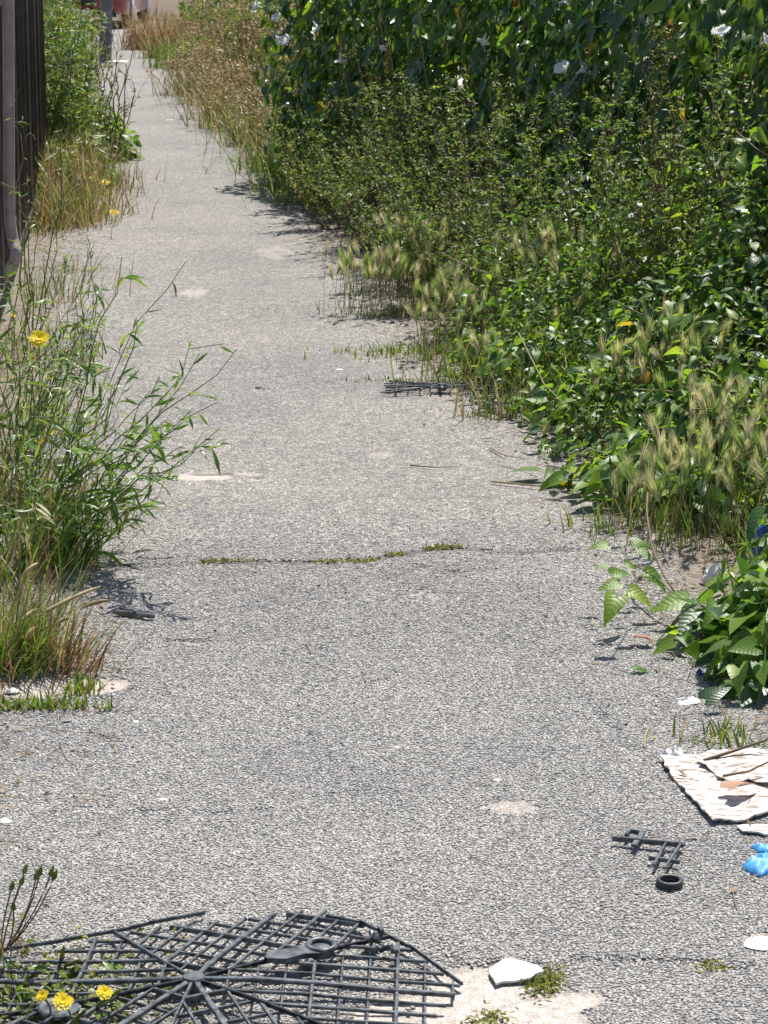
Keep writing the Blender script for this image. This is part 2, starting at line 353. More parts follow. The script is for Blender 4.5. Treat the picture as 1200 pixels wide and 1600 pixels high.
def composite(n1=22, n2=14):
    """dandelion-like head: two rings of ray petals round a domed middle, face +Z"""
    rg = np.random.default_rng(6); V = []; Q = []
    for n, r0, r1, z, tilt in ((n1, .12, 1.0, .0, .10), (n2, .08, .66, .05, .28), (9, .0, .34, .1, .5)):
        for i in range(n):
            a = (i + rg.normal(0, .2)) / n * 2 * np.pi; R1 = r1 * rg.uniform(.85, 1.08); w = .11
            d = np.array([np.cos(a), np.sin(a), 0]); s = np.array([-np.sin(a), np.cos(a), 0]); b = len(V)
            V += [d * r0 - s * w * .5 + [0, 0, z], d * r0 + s * w * .5 + [0, 0, z], d * R1 + s * w + [0, 0, z + tilt * R1], d * R1 - s * w + [0, 0, z + tilt * R1]]
            Q.append((b, b + 1, b + 2, b + 3))
    return np.array(V), np.array(Q), np.zeros((0, 3), int)
def four_petal():
    V = []; Q = []
    for i in range(4):
        a = i * np.pi / 2; d = np.array([np.cos(a), np.sin(a), 0]); s = np.array([-np.sin(a), np.cos(a), 0]); b = len(V)
        V += [d * .08, d * .6 + s * .38 + [0, 0, .15], d * 1.0 + [0, 0, .22], d * .6 - s * .38 + [0, 0, .15]]; Q.append((b, b + 1, b + 2, b + 3))
    return np.array(V), np.array(Q), np.zeros((0, 3), int)
def barley_head(seed):
    """unit: 1 long spike core .45, awns to 1; along +Y"""
    rg = np.random.default_rng(seed); V = []; T = []; Q = []
    prof = [(.012, 0), (.055, .08), (.06, .25), (.04, .42), (.006, .5)]; k = 5
    for r, y in prof:
        for i in range(k): a = i / k * 6.283; V.append((r * np.cos(a), y, r * .8 * np.sin(a)))
    for j in range(4):
        for i in range(k): Q.append((j * k + i, j * k + (i + 1) % k, (j + 1) * k + (i + 1) % k, (j + 1) * k + i))
    for i in range(48):
        y0 = rg.uniform(.03, .45); a = rg.uniform(0, 6.283); sp = rg.uniform(.06, .34) * (1.15 - y0); L = rg.uniform(.45, .62)
        b = np.array([np.cos(a) * .05, y0, np.sin(a) * .04]); tip = b + np.array([np.cos(a) * sp, 1 - .2 * sp, np.sin(a) * sp]) * L
        s = np.array([-np.sin(a), 0, np.cos(a)]) * .011; o = len(V)
        V += [b - s, b + s, tip]; T.append((o, o + 1, o + 2))
    return np.array(V), np.array(Q), np.array(T)
BARLEY = [barley_head(i) for i in range(4)]
def mesh_of(tmpl, name, mat, rnd=0.0):
    b = MB(); b.add(*tmpl, rnd); return b.mesh(name, mat)
_cache = {}
def tm(tset, i, matname, name):
    k = (id(tset), i, matname, name)
    if k not in _cache: _cache[k] = mesh_of(tset[i], name, M[matname])
    return _cache[k]
def part_objs(name, tset, matnames, R, pos, scale, parent, rng):
    for i in range(len(pos)):
        me = tm(tset, int(rng.integers(len(tset))), matnames[int(rng.integers(len(matnames)))], name)
        o = bpy.data.objects.new(name, me); COL.objects.link(o); o.parent = parent
        s = float(scale[i]); m = Matrix((Matrix(R[i].tolist()) * s).to_4x4()); m.translation = Vector(pos[i]); o.matrix_basis = m
TRUMPET = [trumpet()]; COMPOSITE = [composite()]; FOURP = [four_petal()]

# ------------------------------------------------------------------ the setting: ground, path, road
def PL(y): return np.interp(y, [0, 2.5, 4.2, 6.5, 10.1, 13.8, 16.2, 23.3, 27.4, 34.5], [-.62, -.72, -.80, -1.08, -1.62, -1.90, -2.15, -3.05, -3.68, -4.6])
def PR(y): return np.interp(y, [0, 2.5, 4.2, 5.8, 7.1, 8.6, 10.7, 13.4, 16.8, 21.5, 25.6, 30.6, 34.5], [.95, .90, .80, .70, .50, .20, -.15, -.55, -1.15, -1.92, -2.40, -3.1, -3.6])
def vnoise(p, seed, scale):
    """cheap smooth value noise, p (N,2)"""
    rg = np.random.default_rng(seed); g = rg.random((64, 64)); q = p * scale; i = np.floor(q).astype(int); f = q - i; f = f * f * (3 - 2 * f)
    a = g[i[:, 0] % 64, i[:, 1] % 64]; b = g[(i[:, 0] + 1) % 64, i[:, 1] % 64]; c = g[i[:, 0] % 64, (i[:, 1] + 1) % 64]; d = g[(i[:, 0] + 1) % 64, (i[:, 1] + 1) % 64]
    return (a * (1 - f[:, 0]) + b * f[:, 0]) * (1 - f[:, 1]) + (c * (1 - f[:, 0]) + d * f[:, 0]) * f[:, 1]
def fbm(p, seed, scale): return (vnoise(p, seed, scale) + .5 * vnoise(p, seed + 1, scale * 2.1) + .25 * vnoise(p, seed + 2, scale * 4.3)) / 1.75
WEAR = [  # photo centre, half sizes in metres, strength
    (785, 1555, .11, .125, 1.0), (730, 1600, .13, .11, 1.0), (840, 1590, .07, .06, .8), (320, 742, .085, .042, .95), (372, 741, .05, .018, .8), (800, 1262, .045, .035, .5),
    (60, 1075, .17, .07, .8), (305, 458, .07, .10, .5), (600, 710, .035, .03, .4), (305, 1005, .035, .025, .35), (1195, 1474, .03, .03, .4), (690, 1480, .03, .02, .2),
    (550, 1050, .05, .05, .22), (960, 1420, .08, .06, .2), (430, 395, .1, .2, .25), (650, 930, .06, .05, .25)]
CRACKS = [([(180, 884), (240, 882), (310, 878), (380, 876), (450, 876), (520, 878), (590, 872), (660, 860), (720, 856), (790, 862), (900, 858)], .013, .9),
          ([(640, 880), (700, 892), (775, 889)], .008, .75), ([(300, 738), (350, 738), (405, 746)], .010, .85), ([(150, 1262), (230, 1268), (330, 1270), (420, 1270)], .006, .4),
          ([(690, 1490), (740, 1512), (790, 1500), (850, 1508), (885, 1500), (960, 1496), (1060, 1500), (1180, 1506)], .007, .55), ([(800, 1562), (840, 1556), (870, 1530), (880, 1500)], .006, .6),
          ([(250, 1000), (330, 998)], .008, .6), ([(1000, 1180), (940, 1120), (905, 1080)], .005, .35), ([(480, 1250), (560, 1235), (640, 1240)], .005, .35), ([(560, 1065), (600, 1062)], .007, .5), ([(440, 785), (520, 778), (640, 782), (760, 776)], .006, .35), ([(560, 602), (500, 606), (380, 606)], .006, .3)]
def surf_attrs(p):
    w = np.zeros(len(p)); n1 = fbm(p, 3, 22) - .5
    for px, py, a, b, s in WEAR:
        c = G(px, py); d = np.hypot((p[:, 0] - c[0]) / a, (p[:, 1] - c[1]) / b) + n1 * 1.3
        w = np.maximum(w, s * np.clip((1.1 - d) / .25, 0, 1))
    c_ = np.zeros(len(p)); jit = np.stack([fbm(p, 8, 14), fbm(p, 9, 14)], 1) - .5
    for pts, wd, s in CRACKS:
        g = np.array([G(*q)[:2] for q in pts]); dm = np.full(len(p), 9.)
        for a, b in zip(g[:-1], g[1:]):
            q = p + jit * .03; t = np.clip(((q - a) @ (b - a)) / ((b - a) @ (b - a)), 0, 1); dm = np.minimum(dm, np.linalg.norm(q - a - t[:, None] * (b - a), axis=1))
        c_ = np.maximum(c_, s * np.clip(1.4 - dm / wd, 0, 1))
    e = np.minimum(p[:, 0] - PL(p[:, 1]), PR(p[:, 1]) - p[:, 0]) + (fbm(p, 12, 6) - .5) * .22
    so = np.clip((.10 - e) / .16, 0, 1) * np.clip(.35 + 1.1 * fbm(p, 14, 30), 0, 1)
    return w, c_, so
def ground_sheet(name, ys, nx, left, right, zf):
    yy = np.asarray(ys); u = np.linspace(0, 1, nx)
    X = left(yy)[:, None] * (1 - u) + right(yy)[:, None] * u; Y = np.broadcast_to(yy[:, None], X.shape)
    p = np.stack([X.ravel(), Y.ravel()], 1); w, c, so = surf_attrs(p)
    z = zf(p) - .004 * c - .0035 * w
    ny = len(yy); i, j = np.meshgrid(np.arange(ny - 1), np.arange(nx - 1), indexing='ij'); a = i * nx + j
    Q = np.stack([a, a + 1, a + nx + 1, a + nx], -1).reshape(-1, 4)
    mb = MB(); mb.add(np.column_stack([p, z]), Q)
    me = mb.mesh(name, M['asphalt'])
    for nm, arr in (('wear', w), ('crack', c), ('soil', so)):
        at = me.attributes.new(nm, 'FLOAT', 'POINT'); at.data.foreach_set('value', arr.astype(np.float32))
    o = bpy.data.objects.new(name, me); COL.objects.link(o); o['kind'] = 'structure'; return o
def path_z(p): return (fbm(p, 40, 1.3) - .5) * .012
ys = np.concatenate([np.arange(.6, 2.5, .08), np.arange(2.5, 9, .018), np.arange(9, 34.6, .08)])
path = ground_sheet('path', ys, 120, lambda y: PL(y) - .12, lambda y: PR(y) + .16, path_z)
# soil verges, one big sheet a little lower than the path
mb = MB(); gx = np.concatenate([[-600, -150, -40], np.linspace(-12, 12, 90), [40, 150, 600]]); gy = np.concatenate([[-200, -20], np.linspace(-2, 46, 160), [80, 200, 900]])
X, Y = np.meshgrid(gx, gy); p = np.stack([X.ravel(), Y.ravel()], 1); z = (fbm(p, 50, 1.7) - .5) * .05 - .032
z = np.where((np.abs(p[:, 0]) > 13) | (p[:, 1] > 33) | (p[:, 1] < -2.1), -.16, z)
nx = len(gx); i, j = np.meshgrid(np.arange(len(gy) - 1), np.arange(nx - 1), indexing='ij'); a = i * nx + j
mb.add(np.column_stack([p, z]), np.stack([a, a + 1, a + nx + 1, a + nx], -1).reshape(-1, 4)); o = mb.obj('ground', M['soil'], kind='structure')
mb = MB(); mb.add([(-60, 34.7, -.10), (60, 34.7, -.10), (60, 43, -.10), (-60, 43, -.10)], [(0, 1, 2, 3)]); mb.obj('road', M['road'], kind='structure')

# stone chips standing proud of the binder on the near part of the path
def chips():
    rg = np.random.default_rng(11); sp = .0058
    gx = np.arange(-1.25, 1.1, sp); gy = np.arange(2.62, 5.9, sp * .9); X, Y = np.meshgrid(gx, gy)
    p = np.stack([X.ravel(), Y.ravel()], 1); p += rg.uniform(-.0026, .0026, p.shape)
    lim = p[:, 1] * .173 * 1.04 + .12
    keep = (np.abs(p[:, 0]) < lim) & (p[:, 0] > PL(p[:, 1]) + .02) & (p[:, 0] < PR(p[:, 1]) - .0)
    keep &= rg.random(len(p)) < np.clip((5.9 - p[:, 1]) / 1.6, 0, 1) * .96
    p = p[keep]; w, c, so = surf_attrs(p); k2 = rg.random(len(p)) > np.maximum.reduce([np.clip(w * 2.2, 0, 1), c * 1.2, so * .9]); p = p[k2]
    N = len(p); k = 4; ang = (np.arange(k)[None] / k * 2 * np.pi + rg.uniform(0, 6.28, (N, 1)) + rg.normal(0, .28, (N, k)))
    r = rg.uniform(.0024, .0043, (N, 1)) * rg.uniform(.75, 1.2, (N, k)); el = rg.uniform(.8, 1.3, (N, 1))
    h = rg.uniform(.0006, .0018, (N, 1)); tx, ty = rg.normal(0, .12, (2, N, 1))
    dx, dy = r * np.cos(ang) * el, r * np.sin(ang) / el
    z0 = path_z(p)[:, None]
    top = np.stack([p[:, :1] + dx * .8, p[:, 1:] + dy * .8, z0 + h + (tx * dx + ty * dy)], -1)
    bot = np.stack([p[:, :1] + dx * 1.12, p[:, 1:] + dy * 1.12, np.broadcast_to(z0 - .0012, dx.shape)], -1)
    V = np.concatenate([top, bot], 1)
    i = np.arange(k); q = np.stack([i, i + k, (i + 1) % k + k, (i + 1) % k], -1); t = np.array([(0, 1, 2), (0, 2, 3)])
    off = (np.arange(N) * 2 * k)[:, None, None]
    mb = MB(); mb.add(V.reshape(-1, 3), (q[None] + off).reshape(-1, 4), (t[None] + off).reshape(-1, 3), np.repeat(np.clip(rg.beta(2.0, 2.0, N), 0, 1), 2 * k))
    return mb.obj('stone_chips', M['chip'], path, 'stuff', smooth=False)
chips()

# ------------------------------------------------------------------ boxes and bars
def box_geo(sx, sy, sz, bev=.1):
    """box with chamfered vertical and top edges, base at z=0"""
    V = []; b = bev * min(sx, sy, sz)
    for z, k in ((0, 0), (sz - b, 0), (sz, 1)):
        x, y = sx / 2 - b * k, sy / 2 - b * k
        V += [(-x, -y, z), (x, -y, z), (x, y, z), (-x, y, z)]
    Q = [(3, 2, 1, 0), (8, 9, 10, 11)]
    for r in (0, 4):
        for i in range(4): Q.append((r + i, r + (i + 1) % 4, r + 4 + (i + 1) % 4, r + 4 + i))
    return np.array(V), np.array(Q)
def bar(mb, a, b, w, h, rnd=0.0, mat=0):
    """bar lying from a to b with width w, height h"""
    a = np.asarray(a, float); b = np.asarray(b, float); L = np.linalg.norm(b - a)
    if L < 1e-4: return
    V, Q = box_geo(L, w, h, .22); d = (b - a) / L; s = norm(np.cross([0, 0, 1.], d)); u = np.cross(d, s)
    mb.add((a + b) / 2 + V @ np.stack([d, s, u]), Q, None, rnd, mat)
def lathe(mb, prof, k=24, rnd=0.0, mat=0, cap=True):
    V = []; Q = []
    for r, z in prof:
        for i in range(k): a = i / k * 2 * np.pi; V.append((r * np.cos(a), r * np.sin(a), z))
    for j in range(len(prof) - 1):
        for i in range(k): Q.append((j * k + i, j * k + (i + 1) % k, (j + 1) * k + (i + 1) % k, (j + 1) * k + i))
    T = []
    if cap:
        V.append((0, 0, prof[-1][1])); c = len(V) - 1; b = (len(prof) - 1) * k
        T = [(b + i, b + (i + 1) % k, c) for i in range(k)]
    mb.add(V, Q, T, rnd, mat)
def torus(mb, R_, r, c, k=24, s=8, sy=1.0):
    V = []; Q = []
    for i in range(k):
        a = i / k * 2 * np.pi
        for j in range(s): b = j / s * 2 * np.pi; V.append((c[0] + (R_ + r * np.cos(b)) * np.cos(a), c[1] + (R_ + r * np.cos(b)) * np.sin(a) * sy, c[2] + r * np.sin(b)))
    for i in range(k):
        for j in range(s): Q.append((i * s + j, ((i + 1) % k) * s + j, ((i + 1) % k) * s + (j + 1) % s, i * s + (j + 1) % s))
    mb.add(V, Q)

# ------------------------------------------------------------------ brown metal fence on the left
def fence():
    A = np.array([-1.40, 7.6]); B = D(65, 0, 13.7)[:2]; d = (B - A) / np.linalg.norm(B - A); L = np.linalg.norm(B - A); nrm = np.array([d[1], -d[0]])
    f = root('metal_fence', 'dark brown upright bar metal fence at the left edge of the path', 'fence', (A[0], A[1], 0))
    def rail(z, w, h, name='rail'):
        mb = MB(); bar(mb, (0, 0, z), (*(d * L), z), w, h); mb.obj(name, M['fence_paint'], f)
    rail(.09, .035, .045); rail(1.72, .04, .05)
    V, Q = box_geo(.022, .022, 1.55, .15); mb = MB(); mb.add(V, Q); me = mb.mesh('bar', M['fence_paint'], False)
    s = .12
    while s < L - .05:
        o = bpy.data.objects.new('bar', me); COL.objects.link(o); o.parent = f; o.location = (*(d * s), .138); o.rotation_euler = (0, 0, math.atan2(d[1], d[0]) + .5 * math.sin(s * 37)); s += .105
    V, Q = box_geo(.07, .07, 1.95, .1); mb = MB(); mb.add(V, Q); pm = mb.mesh('post', M['fence_paint'], False)
    for s in (0, 2.4, 4.8, L):
        o = bpy.data.objects.new('post', pm); COL.objects.link(o); o.parent = f; o.location = (*(d * s + nrm * -.055), -.03); o.rotation_euler = (0, 0, math.atan2(d[1], d[0]))
    # faded tubular hoop on the path side: upright that bends under at its foot
    top = D(13, -160, 8.9); ft = [D(13, 20, 8.9), D(14, 200, 8.9), D(15, 330, 8.9), D(20, 372, 8.9), D(26, 392, 8.9), D(24, 408, 8.9), D(12, 424, 8.9), D(-8, 436, 8.9), D(-40, 440, 8.9)]
    pts = np.array([top] + ft); pts[5:, 1] -= .03
    # resample smoothly
    t = np.linspace(0, len(pts) - 1, 46); i = np.clip(t.astype(int), 0, len(pts) - 2); fr = (t - i)[:, None]
    pm_ = np.vstack([2 * pts[0] - pts[1], pts, 2 * pts[-1] - pts[-2]]); p0, p1, p2, p3 = pm_[i], pm_[i + 1], pm_[i + 2], pm_[i + 3]
    c = .5 * (2 * p1 + (p2 - p0) * fr + (2 * p0 - 5 * p1 + 4 * p2 - p3) * fr ** 2 + (3 * p1 - p0 - 3 * p2 + p3) * fr ** 3)
    c -= np.array([A[0], A[1], 0])
    mb = MB(); tubes(mb, c[None], np.full((1, 46), .0235), 0., 12); o = mb.obj('tube_frame', M['fence_tube'], f); o['label'] = 'faded pinkish brown tubular frame with a bent foot'
    mb = MB(); q0 = D(-40, 8, 8.9) - [A[0], A[1], 0]; q1 = D(8, 2, 8.9) - [A[0], A[1], 0]; tubes(mb, np.linspace(q0, q1, 6)[None], np.full((1, 6), .018), 0., 10); mb.obj('cross_tube', M['fence_tube'], f)
fence()

# ------------------------------------------------------------------ lamp post, kerb, red car at the end of the alley
def lamp_post():
    b = G(164, 97)
    r = root('lamp_post', 'grey steel lamp post standing at the far end of the path', 'lamp post', (b[0], b[1], 0)); r.rotation_euler = (0, math.radians(2.6), 0)
    mb = MB(); lathe(mb, [(.074, .36), (.074, 1.35), (.070, 1.38), (.052, 1.44), (.045, 4.9), (.045, 5.0)], 24); mb.obj('column', M['post_grey'], r)
    mb = MB(); lathe(mb, [(.078, -.05), (.078, .36), (.0745, .375)], 24, cap=False); mb.obj('base_sleeve', M['post_base'], r)
    V, Q = box_geo(.075, .012, .42, .2); mb = MB(); mb.add(V + [0, -.0745, .62], Q); mb.obj('door', M['post_grey'], r)
    V, Q = box_geo(.05, .002, .03, .2); mb = MB(); mb.add(V + [0, -.0792, .46], Q); mb.obj('label_plate', M['plate_white'], r)
    mb = MB(); bar(mb, (0, 0, 4.98), (.5, .1, 5.05), .05, .05); mb.obj('arm', M['post_grey'], r)
    mb = MB(); V, Q = box_geo(.5, .2, .11, .3); mb.add(V + [.7, .14, 5.03], Q); mb.obj('lantern', M['post_grey'], r)
    mb = MB(); V, Q = box_geo(.42, .36, .045, .2); mb.add(V + [b[0] + .06, b[1] - .02, -.03], Q); tag(mb.obj('concrete_pad', M['concrete'], smooth=False), 'pale concrete pad around the foot of the grey lamp post', 'pad')
lamp_post()
def car():
    cx, cy = D(122, 30, 39.2)[0], 39.2
    r = root('parked_car', 'red car parked across the end of the path behind the lamp post', 'car', (cx, cy, -.10))
    # body: lofted cross-sections along its length (front faces the camera at -Y)
    secs = [(-.18, .66, .28, .60), (-.06, .80, .20, .74), (.25, .86, .18, .84), (1.0, .88, .18, .96), (1.25, .88, .18, 1.0), (3.5, .88, .2, 1.02), (3.9, .85, .24, .98), (4.05, .78, .3, .85)]
    V = []; Q = []; k = 10
    for y, w, z0, z1 in secs:
        for x, z in ((-w, z0 + .06), (-w, z0 + (z1 - z0) * .55), (-w * .97, z1 - .06), (-w * .82, z1), (-w * .3, z1 + .025), (w * .3, z1 + .025), (w * .82, z1), (w * .97, z1 - .06), (w, z0 + (z1 - z0) * .55), (w, z0 + .06)): V.append((x, y, z))
    for j in range(len(secs) - 1):
        for i in range(k): Q.append((j * k + i, j * k + (i + 1) % k, (j + 1) * k + (i + 1) % k, (j + 1) * k + i))
    mb = MB(); mb.add(V, Q + [(0, 9, 8, 1), (1, 8, 7, 2), (2, 7, 6, 3), (3, 6, 5, 4)]); mb.obj('body', M['red_paint'], r)
    cab = [(1.15, .78, 1.0, 1.02), (1.75, .66, 1.0, 1.42), (3.0, .66, 1.0, 1.45), (3.7, .76, 1.0, 1.04)]; V = []; Q = []
    for y, w, z0, z1 in cab:
        for x, z in ((-.8, z0), (-w, z1 - .03), (-w * .8, z1), (w * .8, z1), (w, z1 - .03), (.8, z0)): V.append((x, y, z))
    for j in range(3):
        for i in range(5): Q.append((j * 6 + i, j * 6 + i + 1, j * 6 + 7 + i, j * 6 + 6 + i))
    mb = MB(); mb.add(V, Q); mb.obj('cabin', M['car_glass'], r)
    mb = MB(); V, Q = box_geo(1.2, .9, .03, .3); mb.add(V + [0, 2.35, 1.45], Q); mb.obj('roof', M['red_paint'], r)
    def b(name, sx, sy, sz, x, y, z, m):
        mb = MB(); V, Q = box_geo(sx, sy, sz, .25); mb.add(V + [x, y, z], Q); return mb.obj(name, M[m], r)
    b('grille', .62, .05, .12, 0, -.20, .40, 'car_black'); b('bumper', 1.36, .10, .08, 0, -.16, .205, 'car_black')
    b('number_plate', .52, .02, .11, .02, -.262, .215, 'plate_white')
    for s in (-1, 1):
        h = b('headlight', .30, .14, .17, s * .60, -.13, .50, 'lamp_glass')
        b('fog_lamp', .14, .05, .08, s * .52, -.17, .31, 'lamp_glass')
        b('wing_mirror', .16, .1, .12, s * .96, 1.35, .98, 'red_paint')
    for s in (-1, 1):
        for y in (.62, 3.2):
            w = MB(); V = []; lathe(w, [(.0, -.1), (.2, -.1), (.29, -.09), (.31, -.05), (.31, .05), (.29, .09), (.2, .1)], 24)
            o = w.obj('wheel', M['black_rubber'], r); o.location = (s * .78, y, .31); o.rotation_euler = (0, math.pi / 2, 0)
            w = MB(); lathe(w, [(.19, -.06), (.19, .115), (.05, .105)], 16); q = w.obj('rim', M['rim'], o)
            if s < 0: q.rotation_euler = (math.pi, 0, 0)
car()
def kerb():
    a = D(92, 46, 34.6); b_ = D(182, 44, 34.6)
    for i in range(3):
        k = MB(); x0 = a[0] + (b_[0] - a[0]) * i / 3; x1 = a[0] + (b_[0] - a[0]) * (i + 1) / 3 - .012
        V, Q = box_geo(x1 - x0, .14, .13, .15); k.add(V + [(x0 + x1) / 2, 34.62, -.10], Q)
        tag(k.obj('kerb_stone', M['concrete'], smooth=False), ['left hand pale kerb stone by the road, half hidden by weeds', 'middle pale kerb stone at the roadside in front of the red car', 'pale kerb stone beside the lamp post at the road'][i], 'kerb stone', 'kerb stones at the road')
kerb()

# ------------------------------------------------------------------ black plastic litter: hexagon grid, pieces
def clip_wedge(p, q, a0, a1):
    """clip segment p-q (2D) to the wedge between angles a0<a1 (<180 wide)"""
    t0, t1 = 0., 1.
    for ang, sgn in ((a0, 1), (a1, -1)):
        n = np.array([-math.sin(ang), math.cos(ang)]) * sgn; fp, fq = n @ p, n @ q
        if fp < 0 and fq < 0: return None
        if fp < 0 <= fq: t0 = max(t0, fp / (fp - fq))
        elif fq < 0 <= fp: t1 = min(t1, fp / (fp - fq))
    return None if t1 - t0 < .02 else (p + (q - p) * t0, p + (q - p) * t1)
def clip_poly(sg, poly):
    """clip a 2D segment to a convex counter-clockwise polygon"""
    p, q = sg; t0, t1 = 0., 1.
    for a, b in zip(poly, np.roll(poly, -1, 0)):
        n = np.array([-(b - a)[1], (b - a)[0]]); fp, fq = n @ (p - a), n @ (q - a)
        if fp < 0 and fq < 0: return None
        if fp < 0 <= fq: t0 = max(t0, fp / (fp - fq))
        elif fq < 0 <= fp: t1 = min(t1, fp / (fp - fq))
    return None if t1 - t0 < .02 else (p + (q - p) * t0, p + (q - p) * t1)
def grid_plate(name, label, hub, sectors, seed, tilt=(0, 0), zbase=.012, hub_r=.017, poly=None):
    rg = np.random.default_rng(seed)
    r = root(name, label, 'plastic grid', tuple(hub))
    def Z(p): return zbase + tilt[0] * p[0] + tilt[1] * p[1] + .010 * math.sin(p[0] * 9 + 1) * math.cos(p[1] * 8)
    def emit(p, q, w, h, nm, dz=0.):
        mb = MB(); n = max(1, int(np.linalg.norm(q - p) / .09)); pts = [p + (q - p) * i / n for i in range(n + 1)]
        for a, b in zip(pts[:-1], pts[1:]): bar(mb, (a[0], a[1], Z(a) + dz), (b[0], b[1], Z(b) + dz), w, h)
        mb.obj(nm, M['black_plastic'], r, smooth=False)
    for (a0, a1, c, ap, apin, fray) in sectors:
        a0, a1, c = map(math.radians, (a0, a1, c)); u = np.array([math.cos(c), math.sin(c)]); v = np.array([-u[1], u[0]])
        Lw = .5
        k = 0; s = -.42
        for k in range(-11, 12):                                   # bars running out from the hub side
            off = k * .0345; x = v * off
            end = ap + (rg.uniform(-fray, fray * .9) if fray else 0)
            sg = clip_wedge(x + u * .0, x + u * end, a0, a1)
            if sg is not None and poly is not None: sg = clip_poly(sg, poly)
            if sg is None or np.linalg.norm(sg[1] - sg[0]) < .02: continue
            main = k == 0; fat = k % 2 == 0
            emit(sg[0], sg[1], .0085 if main else (.0058 if fat else .0044), .006 if main else .0045, 'rib' if main else 'bar', .002 if main else (.0003 * (k % 5)))
        y = apin; j = 0
        while y < ap - fray + .004:                                        # bars across
            sg = clip_wedge(u * y - v * Lw, u * y + v * Lw, a0, a1)
            if sg is not None and poly is not None: sg = clip_poly(sg, poly)
            if sg is not None:
                emit(sg[0], sg[1], .0052 if j % 3 == 0 else .0036, .0078 if j % 3 == 0 else .0048, 'cross_bar', -.0022 + .0004 * (j % 3))
            y += .041; j += 1
    for ang, L in sorted({(s[0], s[3]) for s in sectors} | {(s[1], s[3]) for s in sectors}):
        a = math.radians(ang); e = np.array([math.cos(a), math.sin(a)]) * L * 1.03
        if poly is not None: e = clip_poly((np.zeros(2), e), poly)[1]
        emit(np.zeros(2), e, .0046, .0065, 'edge_rib', .0015)
    mb = MB(); lathe(mb, [(hub_r, -.006), (hub_r, .012), (hub_r * .9, .0155)], 18); o = mb.obj('hub', M['black_plastic'], r, smooth=False); o.location = (0, 0, zbase + .003)
    return r, Z
hub = G(303, 1557)
GR, GZ = grid_plate('plastic_grid', 'large broken black plastic grid lying across the bottom left of the path', hub,
    [(31, 128, 68, .345, .045, .028), (-34, 31, -1, .392, .05, .012), (128, 199, 176, .345, .05, .0), (199, 262, 236, .37, .05, 0), (262, 326, 292, .37, .05, .02)], 4, (.0, -.01), .015,
    poly=np.array([(G(*q) - hub)[:2] for q in [(-80, 1508), (-80, 1680), (100, 1720), (450, 1720), (650, 1640), (722, 1550), (640, 1494), (563, 1457), (480, 1422), (440, 1414), (320, 1437), (204, 1467), (2, 1497)]]))
def eye(px, py, rr, on):
    c = G(px, py) - hub; z = GZ(c[:2])
    mb = MB(); torus(mb, rr, rr * .26, (c[0], c[1], z + .014), 20, 7); lathe(mb, [(rr * 1.0, 0), (rr * 1.0, .01), (rr * .9, .012)], 16); n = sum(len(q) for q in mb.v[:1])
    mb.v[1] = mb.v[1] + [c[0], c[1], z]; mb.obj('ring_boss', M['black_plastic'], GR)
eye(502, 1507, .020, 0)
def boss():
    c = G(92, 1590) - hub; mb = MB(); lathe(mb, [(.030, 0), (.030, .006), (.027, .0085), (.020, .0075)], 22); o = mb.obj('boss', M['black_plastic'], GR, smooth=False); o.location = (c[0], c[1], GZ(c[:2]))
boss()
def tongue():
    a, b = G(415, 1531) - hub, G(490, 1512) - hub
    d = norm((b - a)[:2]); s = np.array([-d[1], d[0]]); mb = MB(); L = np.linalg.norm((b - a)[:2]); pts = [(0, .004), (.3, .018), (.75, .012), (1, .020)]; V = []
    for t, w in pts:
        for sg in (-1, 1): q = a[:2] + d * L * t + s * w * sg; V += [(q[0], q[1], GZ(q) + .006), (q[0], q[1], GZ(q) + .014)]
    Q = []
    for i in range(3): k = i * 4; Q += [(k + 1, k + 3, k + 7, k + 5), (k, k + 1, k + 5, k + 4), (k + 3, k + 2, k + 6, k + 7)]
    mb.add(V, Q); mb.obj('hinge_tongue', M['black_plastic'], GR, smooth=False)
    c = G(588, 1490) - hub; rg = np.random.default_rng(3); mb = MB()
    for i in range(9):
        q = c[:2] + rg.normal(0, .012, 2); e = q + rg.normal(0, .016, 2); bar(mb, (*q, GZ(q) + .006), (*e, GZ(q) + rg.uniform(.006, .024)), .007, .008)
    mb.obj('snapped_joint', M['black_plastic'], GR, smooth=False)
    outer = [(2, 1497), (100, 1484), (204, 1467), (233, 1459), (320, 1438)]
    for x, y in zip(outer[:-1], outer[1:]):
        p, q = (G(*x) - hub)[:2], (G(*y) - hub)[:2]; mb = MB(); bar(mb, (*p, GZ(p) + .003), (*q, GZ(q) + .002), .0036, .006); mb.obj('edge_bar', M['black_plastic'], GR, smooth=False)
    outer = [(510, 1447), (563, 1458), (640, 1494), (722, 1547)]
    for x, y in zip(outer[:-1], outer[1:]):
        p, q = (G(*x) - hub)[:2], (G(*y) - hub)[:2]; mb = MB(); bar(mb, (*p, GZ(p) + .004), (*q, GZ(q) + .002), .0036, .006); mb.obj('edge_bar', M['black_plastic'], GR, smooth=False)
tongue()
h2 = G(690, 613)
grid_plate('plastic_grid', 'flat black plastic grid half under the grass on the right side of the path', (h2[0], h2[1], 0),
    [(150, 205, 178, .20, .03, .01), (205, 335, 270, .055, .02, 0), (25, 150, 90, .085, .02, 0), (-25, 25, 0, .2, .03, 0)], 9, (-.015, .01), .012, .015)
